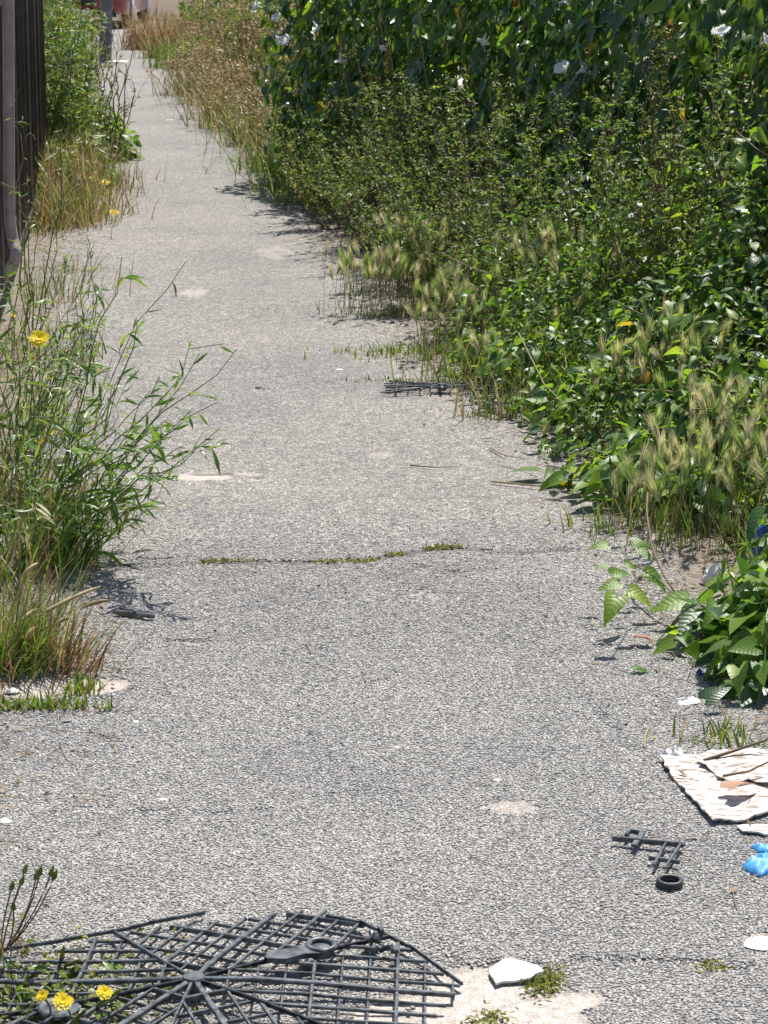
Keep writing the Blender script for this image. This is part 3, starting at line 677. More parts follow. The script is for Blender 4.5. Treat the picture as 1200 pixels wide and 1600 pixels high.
def broken_piece():
    b = G(1020, 1345); r = root('plastic_fragment', 'small snapped black plastic lattice fragment lying left of the blue glove', 'plastic fragment', (b[0], b[1], 0))
    def seg(name, a, c, w, h, z=.010):
        p, q = G(*a) - b, G(*c) - b; mb = MB(); bar(mb, (p[0], p[1], z), (q[0], q[1], z), w, h); mb.obj(name, M['black_plastic'], r, smooth=False)
    seg('rail', (956, 1322), (1066, 1332), .006, .009); seg('rung', (1004, 1312), (990, 1334), .010, .005, .012)
    seg('bar', (983, 1309), (1000, 1313), .006, .008); seg('bar', (984, 1310), (978, 1320), .006, .008, .012)
    seg('rung', (1040, 1330), (1021, 1365), .005, .005, .0125); seg('rung', (1064, 1330), (1038, 1370), .005, .005, .0128)
    seg('rail', (1013, 1351), (1062, 1358), .0045, .007, .009); seg('bar', (1052, 1328), (1068, 1333), .007, .007, .011)
    o = G(1046, 1384); mb = MB(); torus(mb, .0185, .0040, (0, 0, .0045), 28, 8); torus(mb, .0185, .0036, (0, 0, .0095), 28, 8)
    ob = mb.obj('plastic_ring', M['black_rubber'], loc=tuple(o)); tag(ob, 'small round black plastic ring beside the snapped lattice fragment', 'ring')
broken_piece()
def stick():
    a, b = G(180, 959, .006), G(241, 966, .006); mb = MB(); bar(mb, a, b, .010, .010); bar(mb, a + [.01, .012, 0], b + [-.02, .010, 0], .006, .012); bar(mb, (a + b) / 2 + [0, -.004, .0], (a + b) / 2 + [.004, .018, .0], .008, .013)
    c = (a + b) / 2; mb.v = [v - c for v in mb.v]; o = mb.obj('plastic_strip', M['black_plastic'], smooth=False, loc=tuple(c)); tag(o, 'short black plastic strip on the path beside the left grass tuft', 'plastic strip')
stick()

# ------------------------------------------------------------------ paper, board, glove, stones
def sheet(name, mat, label, cat, outline_px, thick, z0=.004, seed=0, bend=.004, res=14, group=None, lift=None):
    """irregular sheet of real thickness from a ground outline"""
    rg = np.random.default_rng(seed); pts = np.array([G(*p)[:2] for p in outline_px]); c = pts.mean(0); n = len(pts); out = []
    for i in range(n):
        a, b = pts[i], pts[(i + 1) % n]; L = np.linalg.norm(b - a); k = max(2, int(L / .012)); s = norm(np.array([-(b - a)[1], (b - a)[0]]))
        for j in range(k): out.append(a + (b - a) * j / k + (s * rg.normal(0, .0028) if j else 0))
    out = np.array(out); m = len(out); rings = [out]
    for t in (.72, .45, .2): rings.append(c + (out - c) * t)
    P2 = np.concatenate(rings + [c[None]]); zz = z0 + bend * (fbm(P2 + 7, 60 + seed, 16) - .3) * 2
    if lift is not None: zz = zz + lift(P2)
    top = np.column_stack([P2 - c, zz + thick]); botm = np.column_stack([P2 - c, zz])
    Q = []; T = []; nv = len(P2)
    for r_ in range(3):
        for i in range(m):
            i2 = (i + 1) % m; Q.append((r_ * m + i, r_ * m + i2, (r_ + 1) * m + i2, (r_ + 1) * m + i)); Q.append((nv + r_ * m + i, nv + (r_ + 1) * m + i, nv + (r_ + 1) * m + i2, nv + r_ * m + i2))
    for i in range(m):
        i2 = (i + 1) % m; T.append((3 * m + i, 3 * m + i2, nv - 1)); T.append((nv + 3 * m + i2, nv + 3 * m + i, 2 * nv - 1)); Q.append((i, nv + i, nv + i2, i2))
    mb = MB(); mb.add(np.concatenate([top, botm]), Q, T); o = mb.obj(name, M[mat], smooth=False, loc=(c[0], c[1], 0)); tag(o, label, cat, group); return o
sheet('board_sheet', 'board', 'torn white board with peeling face lying at the right edge of the path', 'board', [(1030, 1192), (1050, 1222), (1080, 1255), (1113, 1292), (1150, 1290), (1215, 1275), (1290, 1270), (1290, 1200), (1200, 1178), (1130, 1178), (1080, 1188)], .0035, .004, 1, .010)
sheet('board_scrap', 'board', 'torn strip of white board along the near edge of the big board', 'board', [(1150, 1296), (1160, 1306), (1220, 1309), (1300, 1310), (1300, 1290), (1200, 1292)], .003, .003, 2, .006)
sheet('board_flap', 'board', 'loose upper layer of board lying on the big white board', 'board', [(1085, 1200), (1130, 1228), (1145, 1234), (1215, 1240), (1240, 1200), (1150, 1190), (1105, 1188)], .0012, .014, 3, .008)
def crumple(name, mat, label, cat, px, py, sx, sy, sz, seed):
    rg = np.random.default_rng(seed); c = G(px, py); k, m = 12, 7; V = []; Q = []
    for j in range(m):
        ph = j / (m - 1) * np.pi / 2
        for i in range(k):
            a = i / k * 2 * np.pi; r = math.cos(ph) * rg.uniform(.65, 1.15); V.append((sx * r * math.cos(a), sy * r * math.sin(a), max(.001, sz * math.sin(ph) * rg.uniform(.6, 1.15))))
    for j in range(m - 1):
        for i in range(k): Q.append((j * k + i, j * k + (i + 1) % k, (j + 1) * k + (i + 1) % k, (j + 1) * k + i))
    mb = MB(); mb.add(V, Q); o = mb.obj(name, M[mat], smooth=False, loc=tuple(c)); tag(o, label, cat); return o
crumple('crumpled_paper', 'paper', 'crumpled white paper on the upper left corner of the torn board', 'paper', 1052, 1187, .026, .018, .026, 5)
crumple('crumpled_paper', 'paper', 'grey white crumpled paper under the bindweed at the right edge', 'paper', 1118, 912, .035, .03, .05, 6)
crumple('crumpled_paper', 'paper', 'white paper scrap under the pale round leaf beside the path', 'paper', 1076, 1098, .028, .02, .012, 7)
crumple('crumpled_paper', 'paper', 'flattened white paper cut by the right edge below the blue glove', 'paper', 1188, 1474, .030, .024, .006, 8)
crumple('plastic_scrap', 'blue_scrap', 'dark blue plastic scrap among leaves at the lower right', 'plastic scrap', 1092, 1056, .008, .008, .016, 9)
def dark_bag():
    c = G(1190, 880); crumple('plastic_bag', 'blue_scrap', 'dark blue plastic bag showing between the barley and the bindweed at right', 'plastic bag', 1195, 880, .05, .05, .12, 12)
dark_bag()
sheet('white_slab', 'white_stone', 'white flat mortar slab on the broken patch right of the black grid', 'stone', [(764, 1520), (775, 1542), (815, 1536), (849, 1527), (838, 1517), (812, 1505), (785, 1503)], .0035, .001, 4, .007)
def glove():
    b = G(1185, 1350); r = root('rubber_glove', 'bright blue disposable glove lying at the right edge of the path', 'glove', (b[0], b[1], 0))
    rg = np.random.default_rng(2)
    def slab(name, px, t, z, fold=.004):
        pts = np.array([(G(*p) - b)[:2] for p in px]); c = pts.mean(0); n = len(pts); fine = []
        for i in range(n):
            for j in range(4): q = pts[i] + (pts[(i + 1) % n] - pts[i]) * j / 4; fine.append(q)
        fine = np.array(fine); fine = (fine + np.roll(fine, 1, 0) + np.roll(fine, -1, 0)) / 3; m = len(fine)
        P2 = np.concatenate([fine, c + (fine - c) * .7, c + (fine - c) * .35, c[None]]); puff = np.concatenate([np.zeros(m), np.full(m, t * .8), np.full(m, t), [t * .9]])
        zz = z + puff + fold * (np.sin(P2[:, 0] * 260 + P2[:, 1] * 190) + .8 * np.sin(P2[:, 0] * 90 - P2[:, 1] * 420)) * (puff > 0)
        V = np.column_stack([P2, zz]); Q = []; T = []
        for k in range(2):
            for i in range(m): i2 = (i + 1) % m; Q.append((k * m + i, k * m + i2, (k + 1) * m + i2, (k + 1) * m + i))
        for i in range(m): T.append((2 * m + i, 2 * m + (i + 1) % m, 3 * m))
        low = np.column_stack([fine, np.full(m, .0005)]); V = np.concatenate([V, low]); o_ = 3 * m + 1
        for i in range(m): Q.append((i, o_ + i, o_ + (i + 1) % m, (i + 1) % m))
        mb = MB(); mb.add(V, Q, T); mb.obj(name, M['glove'], r)
    slab('palm', [(1157, 1356), (1172, 1366), (1186, 1372), (1200, 1367), (1232, 1366), (1240, 1342), (1212, 1336), (1190, 1338), (1176, 1346)], .010, .004)
    slab('finger', [(1170, 1324), (1186, 1323), (1215, 1327), (1225, 1336), (1200, 1338), (1184, 1334)], .007, .003, .002)
    slab('finger', [(1222, 1366), (1262, 1378), (1266, 1370), (1238, 1356)], .007, .003, .002)
    slab('finger', [(1232, 1350), (1275, 1356), (1276, 1347), (1238, 1342)], .007, .003, .002)
    slab('finger', [(1226, 1336), (1268, 1334), (1266, 1326), (1222, 1330)], .007, .003, .002)
    slab('thumb', [(1200, 1370), (1218, 1384), (1226, 1380), (1216, 1364)], .007, .003, .002)
glove()
def pebble(px, py, s, mat, label, seed, cat='stone', sq=.6):
    s *= .8
    rg = np.random.default_rng(seed); k = 8; V = []; Q = []
    for j, (rr, h) in enumerate([(1, 0), (1.05, .35), (.75, .8), (.2, 1)]):
        for i in range(k): a = i / k * 6.283; q = s * rr * rg.uniform(.8, 1.2); V.append((q * np.cos(a) * 1.2, q * np.sin(a), s * sq * h))
    for j in range(3):
        for i in range(k): Q.append((j * k + i, j * k + (i + 1) % k, (j + 1) * k + (i + 1) % k, (j + 1) * k + i))
    c = G(px, py); mb = MB(); mb.add(V, Q, [(3 * k, 3 * k + i, 3 * k + i + 1) for i in range(1, k - 1)]); o = mb.obj('pebble', M[mat], smooth=False, loc=(c[0], c[1], path_z(c[None, :2])[0])); tag(o, label, cat)
pebble(254, 1254, .010, 'concrete', 'pale rounded pebble alone on the lower left asphalt', 1)
pebble(404, 607, .012, 'black_rubber', 'left one of two dark bits on the asphalt level with the far black grid', 2)
pebble(414, 609, .010, 'black_rubber', 'right one of two dark bits on the asphalt level with the far black grid', 3)
pebble(776, 1222, .008, 'concrete', 'pale chip on the asphalt above the reddish worn patch', 4)
pebble(722, 855, .006, 'concrete', 'small chip at the right end of the mossy crack', 5)
pebble(8, 1285, .012, 'white_stone', 'white chip at the left edge above the black grid', 6)
pebble(18, 1082, .016, 'white_stone', 'white stone on bare ground under the left grass tuft', 7)
pebble(212, 1130, .008, 'white_stone', 'white chip on the asphalt right of the low green strip', 8)
pebble(620, 1172, .007, 'concrete', 'pinkish chip in the middle of the path below the mossy crack', 9)
pebble(530, 577, .014, 'white_stone', 'flat white chip on the path short of the barley', 10, sq=.25)
pebble(265, 188, .03, 'white_stone', 'white scrap on the far path', 11, sq=.2)

def lone_leaf(name, tset, ti, mat, px, py, z, L, az, pitch, label, cat='leaf', roll_=0.0):
    c = G(px, py, z); d = np.array([[math.cos(az) * math.cos(pitch), math.sin(az) * math.cos(pitch), math.sin(pitch)]]); up = np.array([[math.sin(roll_), 0, math.cos(roll_)]])
    o = bpy.data.objects.new(name, tm(tset, ti, mat, name)); COL.objects.link(o); m = (Matrix(frames(up, d)[0].tolist()) * L).to_4x4(); m.translation = Vector(c); o.matrix_world = m
    tag(o, label, cat); return o
lone_leaf('fallen_leaf', OVALS, 1, 'orange_leaf', 1022, 1004, .012, .055, 2.7, .25, 'curled orange brown leaf on the asphalt left of the bindweed clump', roll_=.5)
lone_leaf('fallen_leaf', HEARTS, 1, 'orange_leaf', 1140, 1232, .030, .06, .5, .35, 'curled orange leaf lying on the torn white board', roll_=-.3)
lone_leaf('fallen_leaf', OVALS, 3, 'nettle', 985, 1046, .008, .045, .1, 0, 'curled dark green leaf lying on the asphalt at lower right')
lone_leaf('fallen_leaf', OVALS, 3, 'dead_leaf', 622, 566, .008, .045, .3, .2, 'red brown leaf on the path edge above the far black grid')
def twig(label, pts_px, r, mat='stem_brown', z=.008, name='twig'):
    pts = np.array([G(px, py, zz) for px, py, zz in pts_px]); c = pts.mean(0)
    t = np.linspace(0, len(pts) - 1, 5 * len(pts)); q = np.stack([np.interp(t, np.arange(len(pts)), pts[:, k]) for k in range(3)], 1) - c
    mb = MB(); tubes(mb, q[None], np.linspace(r, r * .5, len(t))[None], .8, 5); o = mb.obj(name, M[mat], loc=tuple(c)); tag(o, label, 'twig')
twig('pale bent straw on the asphalt left of the crumpled paper', [(1007, 1168, .006), (1008, 1150, .012), (1016, 1132, .006)], .0022, 'straw')
twig('long pale stem lying from the bindweed onto the path in front of the leaves', [(768, 752, .01), (850, 760, .012), (900, 745, .03), (940, 735, .05)], .003, 'straw')
twig('thin dark twig flat on the asphalt below the far black grid', [(640, 727, .006), (680, 730, .008), (716, 729, .006)], .002)
twig('short dark twig near the right leaves', [(765, 700, .006), (790, 712, .012), (820, 716, .006)], .0025)
twig('forked brown twig with a torn leaf at the foot of the near barley', [(900, 806, .008), (940, 806, .010), (978, 801, .012)], .002)
twig('thin straw lying across the asphalt low in the picture', [(735, 1338, .004), (770, 1352, .006)], .0012, 'straw')
twig('pale twig fragment in the middle of the path', [(478, 1003, .005), (487, 1018, .008)], .0016, 'straw')
twig('dark reddish stick at the upper edge of the torn board', [(1100, 1188, .02), (1150, 1172, .03), (1210, 1152, .05)], .004)
twig('bent stick lying over the torn board', [(1130, 1212, .03), (1170, 1205, .035), (1205, 1188, .05)], .003)

# ------------------------------------------------------------------ plant builders
def pick(rng, mats, n):
    names = [m for m, _ in mats]; w = np.array([w for _, w in mats], float); return rng.choice(len(names), n, p=w / w.sum()), names
def put_leaves(r, rng, pos, nrm, d, size, tset, mats, nobj=0, front=None, name='leaf', stuff='foliage'):
    """the nobj leaves that show most become parts, the rest one mesh of real leaves"""
    N = len(pos)
    if N == 0: return
    mi, names = pick(rng, mats, N); R = frames(nrm, d)
    order = np.argsort(-(front if front is not None else rng.random(N)) * 1.0 - .0); single = np.zeros(N, bool)
    if nobj: single[order[:nobj]] = True
    for i in np.where(single)[0]:
        k = int(rng.integers(len(tset))); o = bpy.data.objects.new(name, tm(tset, k, names[mi[i]], name)); COL.objects.link(o); o.parent = r
        m = (Matrix(R[i].tolist()) * float(size[i])).to_4x4(); m.translation = Vector(pos[i]); o.matrix_basis = m
    rest = np.where(~single)[0]
    if len(rest):
        mb = MB(); tk = rng.integers(len(tset), size=N)
        for j in range(len(names)):
            for k in range(len(tset)):
                s = rest[(mi[rest] == j) & (tk[rest] == k)]
                if len(s): scatter(mb, tset[k], R[s], pos[s], size[s], rng.random(len(s)), j)
        mb.obj(stuff, [M[x] for x in names], r, 'stuff')
def dome(name, label, cat, loc, rx, ry, h, n, tset, mats, size, nobj=0, seed=0, up=.55, group=None, nstem=26, shell=.4, droop=.3, tendrils=6):
    rng = np.random.default_rng(seed); r = root(name, label, cat, tuple(loc), group)
    u = rng.normal(size=(n, 3)); u[:, 2] = np.abs(u[:, 2]); u = norm(u); rad = rng.random(n) ** shell
    lump = .8 + .45 * fbm(u[:, :2] + [loc[0], loc[1]], seed + 70, 2.2)
    pos = u * rad[:, None] * np.array([rx, ry, h]) * lump[:, None]; pos[:, 2] = np.maximum(pos[:, 2], .012)
    on = norm(u / np.array([rx, ry, h]))
    nrm = norm(on * .45 + np.array([0, 0, up]) + rng.normal(0, .38, (n, 3))); nrm[:, 2] = np.where(nrm[:, 2] < 0, -nrm[:, 2], nrm[:, 2])
    d = on * np.array([1, 1, .2]) + rng.normal(0, .45, (n, 3)) - np.array([0, 0, droop])
    sz = rng.uniform(size[0], size[1], n) * (.7 + .3 * rad)
    front = rad * (1 - .55 * u[:, 1] + .5 * u[:, 2]) + sz * 1.5
    put_leaves(r, rng, pos, nrm, d, sz, tset, mats, nobj, front)
    if nstem:
        k = rng.choice(n, nstem); end = pos[k]; st = np.stack([rng.normal(0, rx * .25, nstem), rng.normal(0, ry * .25, nstem), np.full(nstem, -.03)], 1); t = np.linspace(0, 1, 7)[None, :, None]
        mid = (st + end) / 2 + np.stack([rng.normal(0, rx * .2, nstem), rng.normal(0, ry * .2, nstem), np.full(nstem, h * .25)], 1)
        path_ = (1 - t) ** 2 * st[:, None] + 2 * t * (1 - t) * mid[:, None] + t ** 2 * end[:, None]
        mb = MB(); tubes(mb, path_, np.broadcast_to(np.linspace(.0028, .0012, 7), (nstem, 7)), rng.random(nstem), 4)
        mb.obj('stems', M['stem_brown'] if seed % 2 else M['stem_green'], r, 'stuff')
    return r
def quad_curves(st, mid, end, K):
    t = np.linspace(0, 1, K)[None, :, None]; return (1 - t) ** 2 * st[:, None] + 2 * t * (1 - t) * mid[:, None] + t ** 2 * end[:, None]
def stalky(name, label, cat, loc, tips, seed, leafset, leafn, size, mats, nobj=0, nb=0, blen=.15, bleaf=8, stem_mat='stem_green', rad=.003, bow=.12, base_sp=.04, splay=.9, t0=.12, group=None, mids=None, lift=.0, seeds=0, seed_mat='orache'):
    """upright plant: stems that bow from the base to each tip, side branches, leaves on both"""
    rng = np.random.default_rng(seed); r = root(name, label, cat, tuple(loc), group); tips = np.asarray(tips, float); N = len(tips)
    st = np.column_stack([rng.normal(0, base_sp, (N, 2)), np.full(N, -.03)])
    if mids is None: mids = st * .45 + tips * .55 + rng.normal(0, bow, (N, 3)) * np.linalg.norm(tips, axis=1)[:, None] * [1, 1, .4]; mids = mids + np.column_stack([np.zeros((N, 2)), np.full(N, lift)])
    K = 11; C = quad_curves(st, np.asarray(mids, float), tips, K); kk = rng.normal(0, .012, (N, K, 3)) * np.linalg.norm(tips, axis=1)[:, None, None]; kk[:, 0] = 0; kk[:, -1] = 0; C = C + kk; mb = MB()
    tubes(mb, C, np.broadcast_to(np.linspace(rad, rad * .35, K), (N, K)), rng.random(N), 4)
    curves = [(C, leafn, t0)]
    if nb:
        M_ = N * nb; si = np.repeat(np.arange(N), nb); tt = rng.uniform(.25, .97, M_); i = np.clip((tt * (K - 1)).astype(int), 0, K - 2); f = (tt * (K - 1) - i)[:, None]
        o = C[si, i] * (1 - f) + C[si, i + 1] * f; tg = norm(C[si, i + 1] - C[si, i]); dd = norm(tg * .75 + rng.normal(0, .55, (M_, 3)) + [0, 0, .15]); L = (blen * rng.uniform(.5, 1.2, M_) * (1.15 - .7 * tt))[:, None]
        e = o + dd * L; B = quad_curves(o, o + dd * L * .5 + rng.normal(0, .02, (M_, 3)), e + np.array([0, 0, 1.]) * L * .15, 5)
        tubes(mb, B, np.broadcast_to(np.linspace(rad * .45, rad * .2, 5), (M_, 5)), rng.random(M_), 3); curves.append((B, bleaf, .15))
    mb.obj('stems', M[stem_mat], r, 'stuff')
    PS, DS, SZ = [], [], []
    for Cv, ln, a in curves:
        n, k, _ = Cv.shape; m = n * ln
        if m == 0: continue
        si = np.repeat(np.arange(n), ln); tt = rng.uniform(a, 1, m); i = np.clip((tt * (k - 1)).astype(int), 0, k - 2); f = (tt * (k - 1) - i)[:, None]
        p = Cv[si, i] * (1 - f) + Cv[si, i + 1] * f; tg = norm(Cv[si, i + 1] - Cv[si, i]); dd = norm(tg * .8 + rng.normal(0, splay, (m, 3)) * [1, 1, .6])
        PS.append(p); DS.append(dd); SZ.append(rng.uniform(size[0], size[1], m) * (1.2 - .5 * tt))
    if PS:
        pos = np.concatenate(PS); d = np.concatenate(DS); sz = np.concatenate(SZ); pos[:, 2] = np.maximum(pos[:, 2], .006)
        nrm = np.array([0, 0, .9]) + rng.normal(0, .6, pos.shape); put_leaves(r, rng, pos, nrm, d, sz, leafset, mats, nobj, sz + .3 * pos[:, 2])
    return r
def tuft(label, loc, n, L, W, sp, mats, seed, lean=(.05, 1.0), az=None, azs=6.3, name='grass_tuft', cat='grass', group=None, r=None, segs=4, part='blades', nobj=0):
    rng = np.random.default_rng(seed)
    if r is None: r = root(name, label, cat, tuple(loc), group)
    mi, names = pick(rng, mats, n); mb = MB(); b = np.column_stack([rng.normal(0, 1, (n, 2)) * np.asarray(sp), np.full(n, -.035)])
    a = (rng.uniform(0, 6.283, n) if az is None else az + rng.normal(0, azs, n)); Ls = rng.uniform(L[0], L[1], n); th0 = rng.uniform(0, lean[0] + .25, n); th1 = th0 + rng.uniform(.1, lean[1], n)
    tip = []
    for j in range(len(names)):
        s = mi == j
        if s.any(): blades(mb, b[s], a[s], Ls[s], np.full(s.sum(), W) * rng.uniform(.6, 1.3, s.sum()), th0[s], th1[s], rng, rng.random(s.sum()), segs, j, .3)
    mb.obj(part, [M[x] for x in names], r, 'stuff'); return r
def barley(label, loc, n, hgt, sp, seed, head=(.075, .11), azc=2.6, group='wall barley clumps', nb=70, mats=(('straw_green', 2), ('grass', 3), ('straw', 1)), headmats=('barley',)):
    rng = np.random.default_rng(seed); r = root('wall_barley', label, 'wild barley', tuple(loc), group)
    b = np.column_stack([rng.normal(0, 1, (n, 2)) * np.asarray(sp), np.full(n, -.03)]); a = rng.uniform(0, 6.283, n); le = rng.uniform(.02, .28, n); L = rng.uniform(hgt[0], hgt[1], n)
    dirs = np.stack([np.sin(le) * np.cos(a), np.sin(le) * np.sin(a), np.cos(le)], 1); tip = b + dirs * L[:, None]
    mid = b + dirs * L[:, None] * .5 - np.stack([np.cos(a), np.sin(a), 0 * a], 1) * (.03 * L)[:, None]
    C = quad_curves(b, mid, tip, 6); mb = MB(); tubes(mb, C, np.full((n, 6), .0009), rng.random(n), 3); mb.obj('stalks', M['straw_green'], r, 'stuff')
    hd = norm(C[:, -1] - C[:, -2] + rng.normal(0, .06, (n, 3)) * L[:, None]); R = frames(np.cross(hd, rng.normal(size=(n, 3))), hd); s = rng.uniform(head[0], head[1], n)
    part_objs('seed_head', BARLEY, list(headmats), R, tip, s, r, rng)
    tuft(None, None, nb, (hgt[0] * .4, hgt[1] * .85), .0045, np.asarray(sp) * 1.1, mats, seed + 500, (.1, .9), r=r); return r
def flower_at(r, tset, mat, wp, size, facing, name='flower', stem_from=None, stem='stem_green', srad=.0012, spin=0.0):
    base = np.array(r.location); R = frames(np.array([facing], float), np.array([[math.cos(spin) + .01, math.sin(spin), .3]]))
    o = bpy.data.objects.new(name, tm(tset, 0, mat, name)); COL.objects.link(o); o.parent = r
    m = (Matrix(R[0].tolist()) * size).to_4x4(); m.translation = Vector(np.asarray(wp) - base); o.matrix_basis = m
    if stem_from is not None:
        p0 = np.asarray(stem_from, float) - base; p1 = np.asarray(wp, float) - base - norm(np.array(facing, float)) * size * .1
        C = quad_curves(p0[None], ((p0 + p1) / 2 + [0.01, 0, .05 * np.linalg.norm(p1 - p0)])[None], p1[None], 9); mb = MB(); tubes(mb, C, np.full((1, 9), srad), .5, 5); mb.obj('flower_stalk', M[stem], r)
    return o

# ------------------------------------------------------------------ right: dark bindweed hedge hanging over the verge
def HX(y): return np.interp(y, [5, 7, 9, 11, 12.3, 13.2, 14.4], [2.1, 1.62, 1.08, .46, .04, -.36, -.74])
def hedge(label, y0, y1, n, nobj, seed, flowers=(), sheet=None):
    rng = np.random.default_rng(seed); ym = (y0 + y1) / 2; base = np.array([HX(ym), ym, -.02]); r = root('bindweed_hedge', label, 'hedge', tuple(base), 'bindweed hedge along the right side')
    out = norm(np.array([-1., -.33, 0]))
    y = rng.uniform(y0, y1, n); z = rng.random(n) ** .9 * 1.52; dep = rng.exponential(.10, n)
    bulge = .34 * (fbm(np.column_stack([y, z]), seed + 3, 2.3) - .4) + .10 * np.clip(1.3 - z, 0, 1) * 0
    pos = np.column_stack([HX(y), y, z]) - out * (dep - bulge)[:, None]; 
    nrm = norm(out * .75 + np.array([.1, .1, .55]) + rng.normal(0, .38, (n, 3))); d = np.array([0, 0, -1.]) + out * .35 + rng.normal(0, .42, (n, 3))
    sz = rng.uniform(.035, .105, n); P_ = pos - base
    put_leaves(r, rng, P_, nrm, d, sz, HEARTS, (('bind_dark', 18), ('bind_lime', 3.2), ('nettle', 3), ('bind_yellow', .35)), nobj, -dep + bulge + .15 * np.minimum(z, 1.2) + sz)
    # inner thicket: leaves and stems filling the depth behind the face
    m = n // 2; y = rng.uniform(y0, y1, m); z = rng.uniform(0, 1.42, m); dep = rng.uniform(.15, .75, m); q = np.column_stack([HX(y), y, z]) - out * dep[:, None] - base
    mb = MB(); scatter(mb, HEARTS[0], frames(norm(rng.normal(0, 1, (m, 3)) + [0, 0, .6]), rng.normal(0, 1, (m, 3)) - [0, 0, .5]), q, rng.uniform(.07, .13, m), rng.random(m) * .8); mb.obj('inner_foliage', M['bind_dark'], r, 'stuff')
    k = 70; ys = rng.uniform(y0, y1, k); b = np.column_stack([HX(ys), ys, np.full(k, -.03)]) - out * rng.uniform(.05, .6, k)[:, None] - base; e = b + np.column_stack([rng.normal(0, .15, k), rng.normal(0, .25, k), rng.uniform(.9, 1.4, k)])
    mb = MB(); tubes(mb, quad_curves(b, (b + e) / 2 + rng.normal(0, .08, (k, 3)), e, 9), np.broadcast_to(np.linspace(.006, .003, 9), (k, 9)), rng.random(k), 4); mb.obj('stems', M['stem_brown'], r, 'stuff')
    for px, py, s, fx, fy, fz in flowers:
        # put the trumpet on the hedge face under its photo pixel
        yy = np.linspace(y0 - .3, y1 + .5, 200); c = np.array([D(px, py, t) for t in yy]); i = np.argmin(np.abs(c[:, 0] - (HX(c[:, 1]) - .12))); flower_at(r, TRUMPET, 'petal_white', c[i] , s, (fx, fy, fz), 'flower', c[i] + out * -.12 + [0, 0, -.04])
    return r
hedge('far end of the dark bindweed hedge with a cluster of white trumpet flowers', 11.7, 14.3, 2600, 250, 101,
      [(410, 12, .06, -.8, -.3, .3), (438, 34, .055, -.5, -.5, .6), (444, 58, .05, -.9, .1, -.2), (449, 70, .06, -.3, -.6, .5), (489, 33, .055, .5, -.2, -.7), (531, 82, .055, .1, -.3, -.9), (428, 108, .04, -.9, -.1, .2)])
hedge('middle stretch of the dark bindweed hedge behind the grey green bushes, with yellowing leaves', 9.8, 11.7, 2200, 260, 102, [(760, 52, .05, -.3, -.3, -.7), (596, 82, .035, .2, -.4, .6)])
hedge('near dark bindweed hedge hanging behind the shrubs, with a wide open white flower', 7.9, 9.8, 2200, 280, 103, [(885, 118, .058, -.5, -.5, .75), (900, 116, .055, .75, -.35, .6), (960, 5, .06, .2, -.4, .8), (873, 5, .04, .8, -.2, .3)])
hedge('rightmost bindweed hedge behind the tall spiky stems at the top right corner', 5.6, 7.9, 2200, 150, 104, [(1131, 66, .055, -.3, -.3, .8), (1183, 72, .045, .7, -.3, .4)])

# ------------------------------------------------------------------ right verge: grey green orache bushes in front of the hedge
OR_M = (('orache', 6), ('nettle', 2), ('bind_lime', .5))
def orache(label, x, y, h, seed, n=15, w=.26, nb=9, bleaf=9, leafn=14, size=(.014, .034), mats=OR_M, lean=(-.12, -.05), group='grey green orache bushes', nobj=0):
    rng = np.random.default_rng(seed); a = rng.uniform(0, 6.283, n); rr = w * np.sqrt(rng.random(n)); t = np.column_stack([rr * np.cos(a) + lean[0] * h, rr * np.sin(a) + lean[1] * h, h * rng.uniform(.55, 1.05, n)])
    return stalky('orache_bush', label, 'bush', (x, y, 0), t, seed, SMALLS, leafn, size, mats, nobj, nb, .17, bleaf, 'stem_brown' if seed % 3 else 'stem_green', .0028, .10, .05, .75, .12, group)
ORACHE = [
 (-.42, 12.55, .42, 'low orache bush at the foot of the far hedge end, shading the path'), (-.22, 12.2, .62, 'orache bush just below the white flower cluster of the hedge'),
 (-.28, 11.7, .45, 'orache bush beside the bright grass on the path edge'), (.0, 11.5, .72, 'tall brownish orache bush in front of the yellow leaves of the hedge'),
 (-.14, 11.0, .50, 'orache bush spilling a lacy shadow on the path beyond the barley'), (.15, 11.0, .82, 'tall orache bush with pale dry tips against the hedge'),
 (-.02, 10.4, .48, 'dark orache bush at the kerbless path edge above the far barley clump'), (.26, 10.4, .80, 'orache bush with two lime leaves on top, before the hedge'),
 (.08, 9.8, .46, 'orache bush directly behind the far barley clump'), (.42, 9.8, .86, 'upright orache bush below the small white flower of the hedge'),
 (.22, 9.25, .52, 'orache bush to the right behind the far barley clump'), (.56, 9.3, .86, 'large orache bush in the middle of the verge'), 
 (.40, 8.7, .58, 'orache bush above the barley mats near the far black grid'), (.74, 8.9, .92, 'dense orache bush below the open white flower'),
 (.66, 8.3, .74, 'orache bush laced with lime bindweed leaves'), (.98, 8.4, 1.0, 'orache bush with a tall pale seed spike under the hedge'),
 (1.02, 7.9, .96, 'orache bush between the open white flower and the right edge'), (1.22, 7.5, 1.12, 'tall spiky orache standing highest at the upper right'), (1.0, 7.55, .9, 'orache with drooping seed tips left of the tall spike')]
for i, (x, y, h, lb) in enumerate(ORACHE): orache(lb, x, y, h * (1.06 if h > .55 else 1.08), 200 + i, 16, .25, mats=OR_M if i < 13 else (('orache', 4), ('nettle', 4), ('bind_lime', 1)))
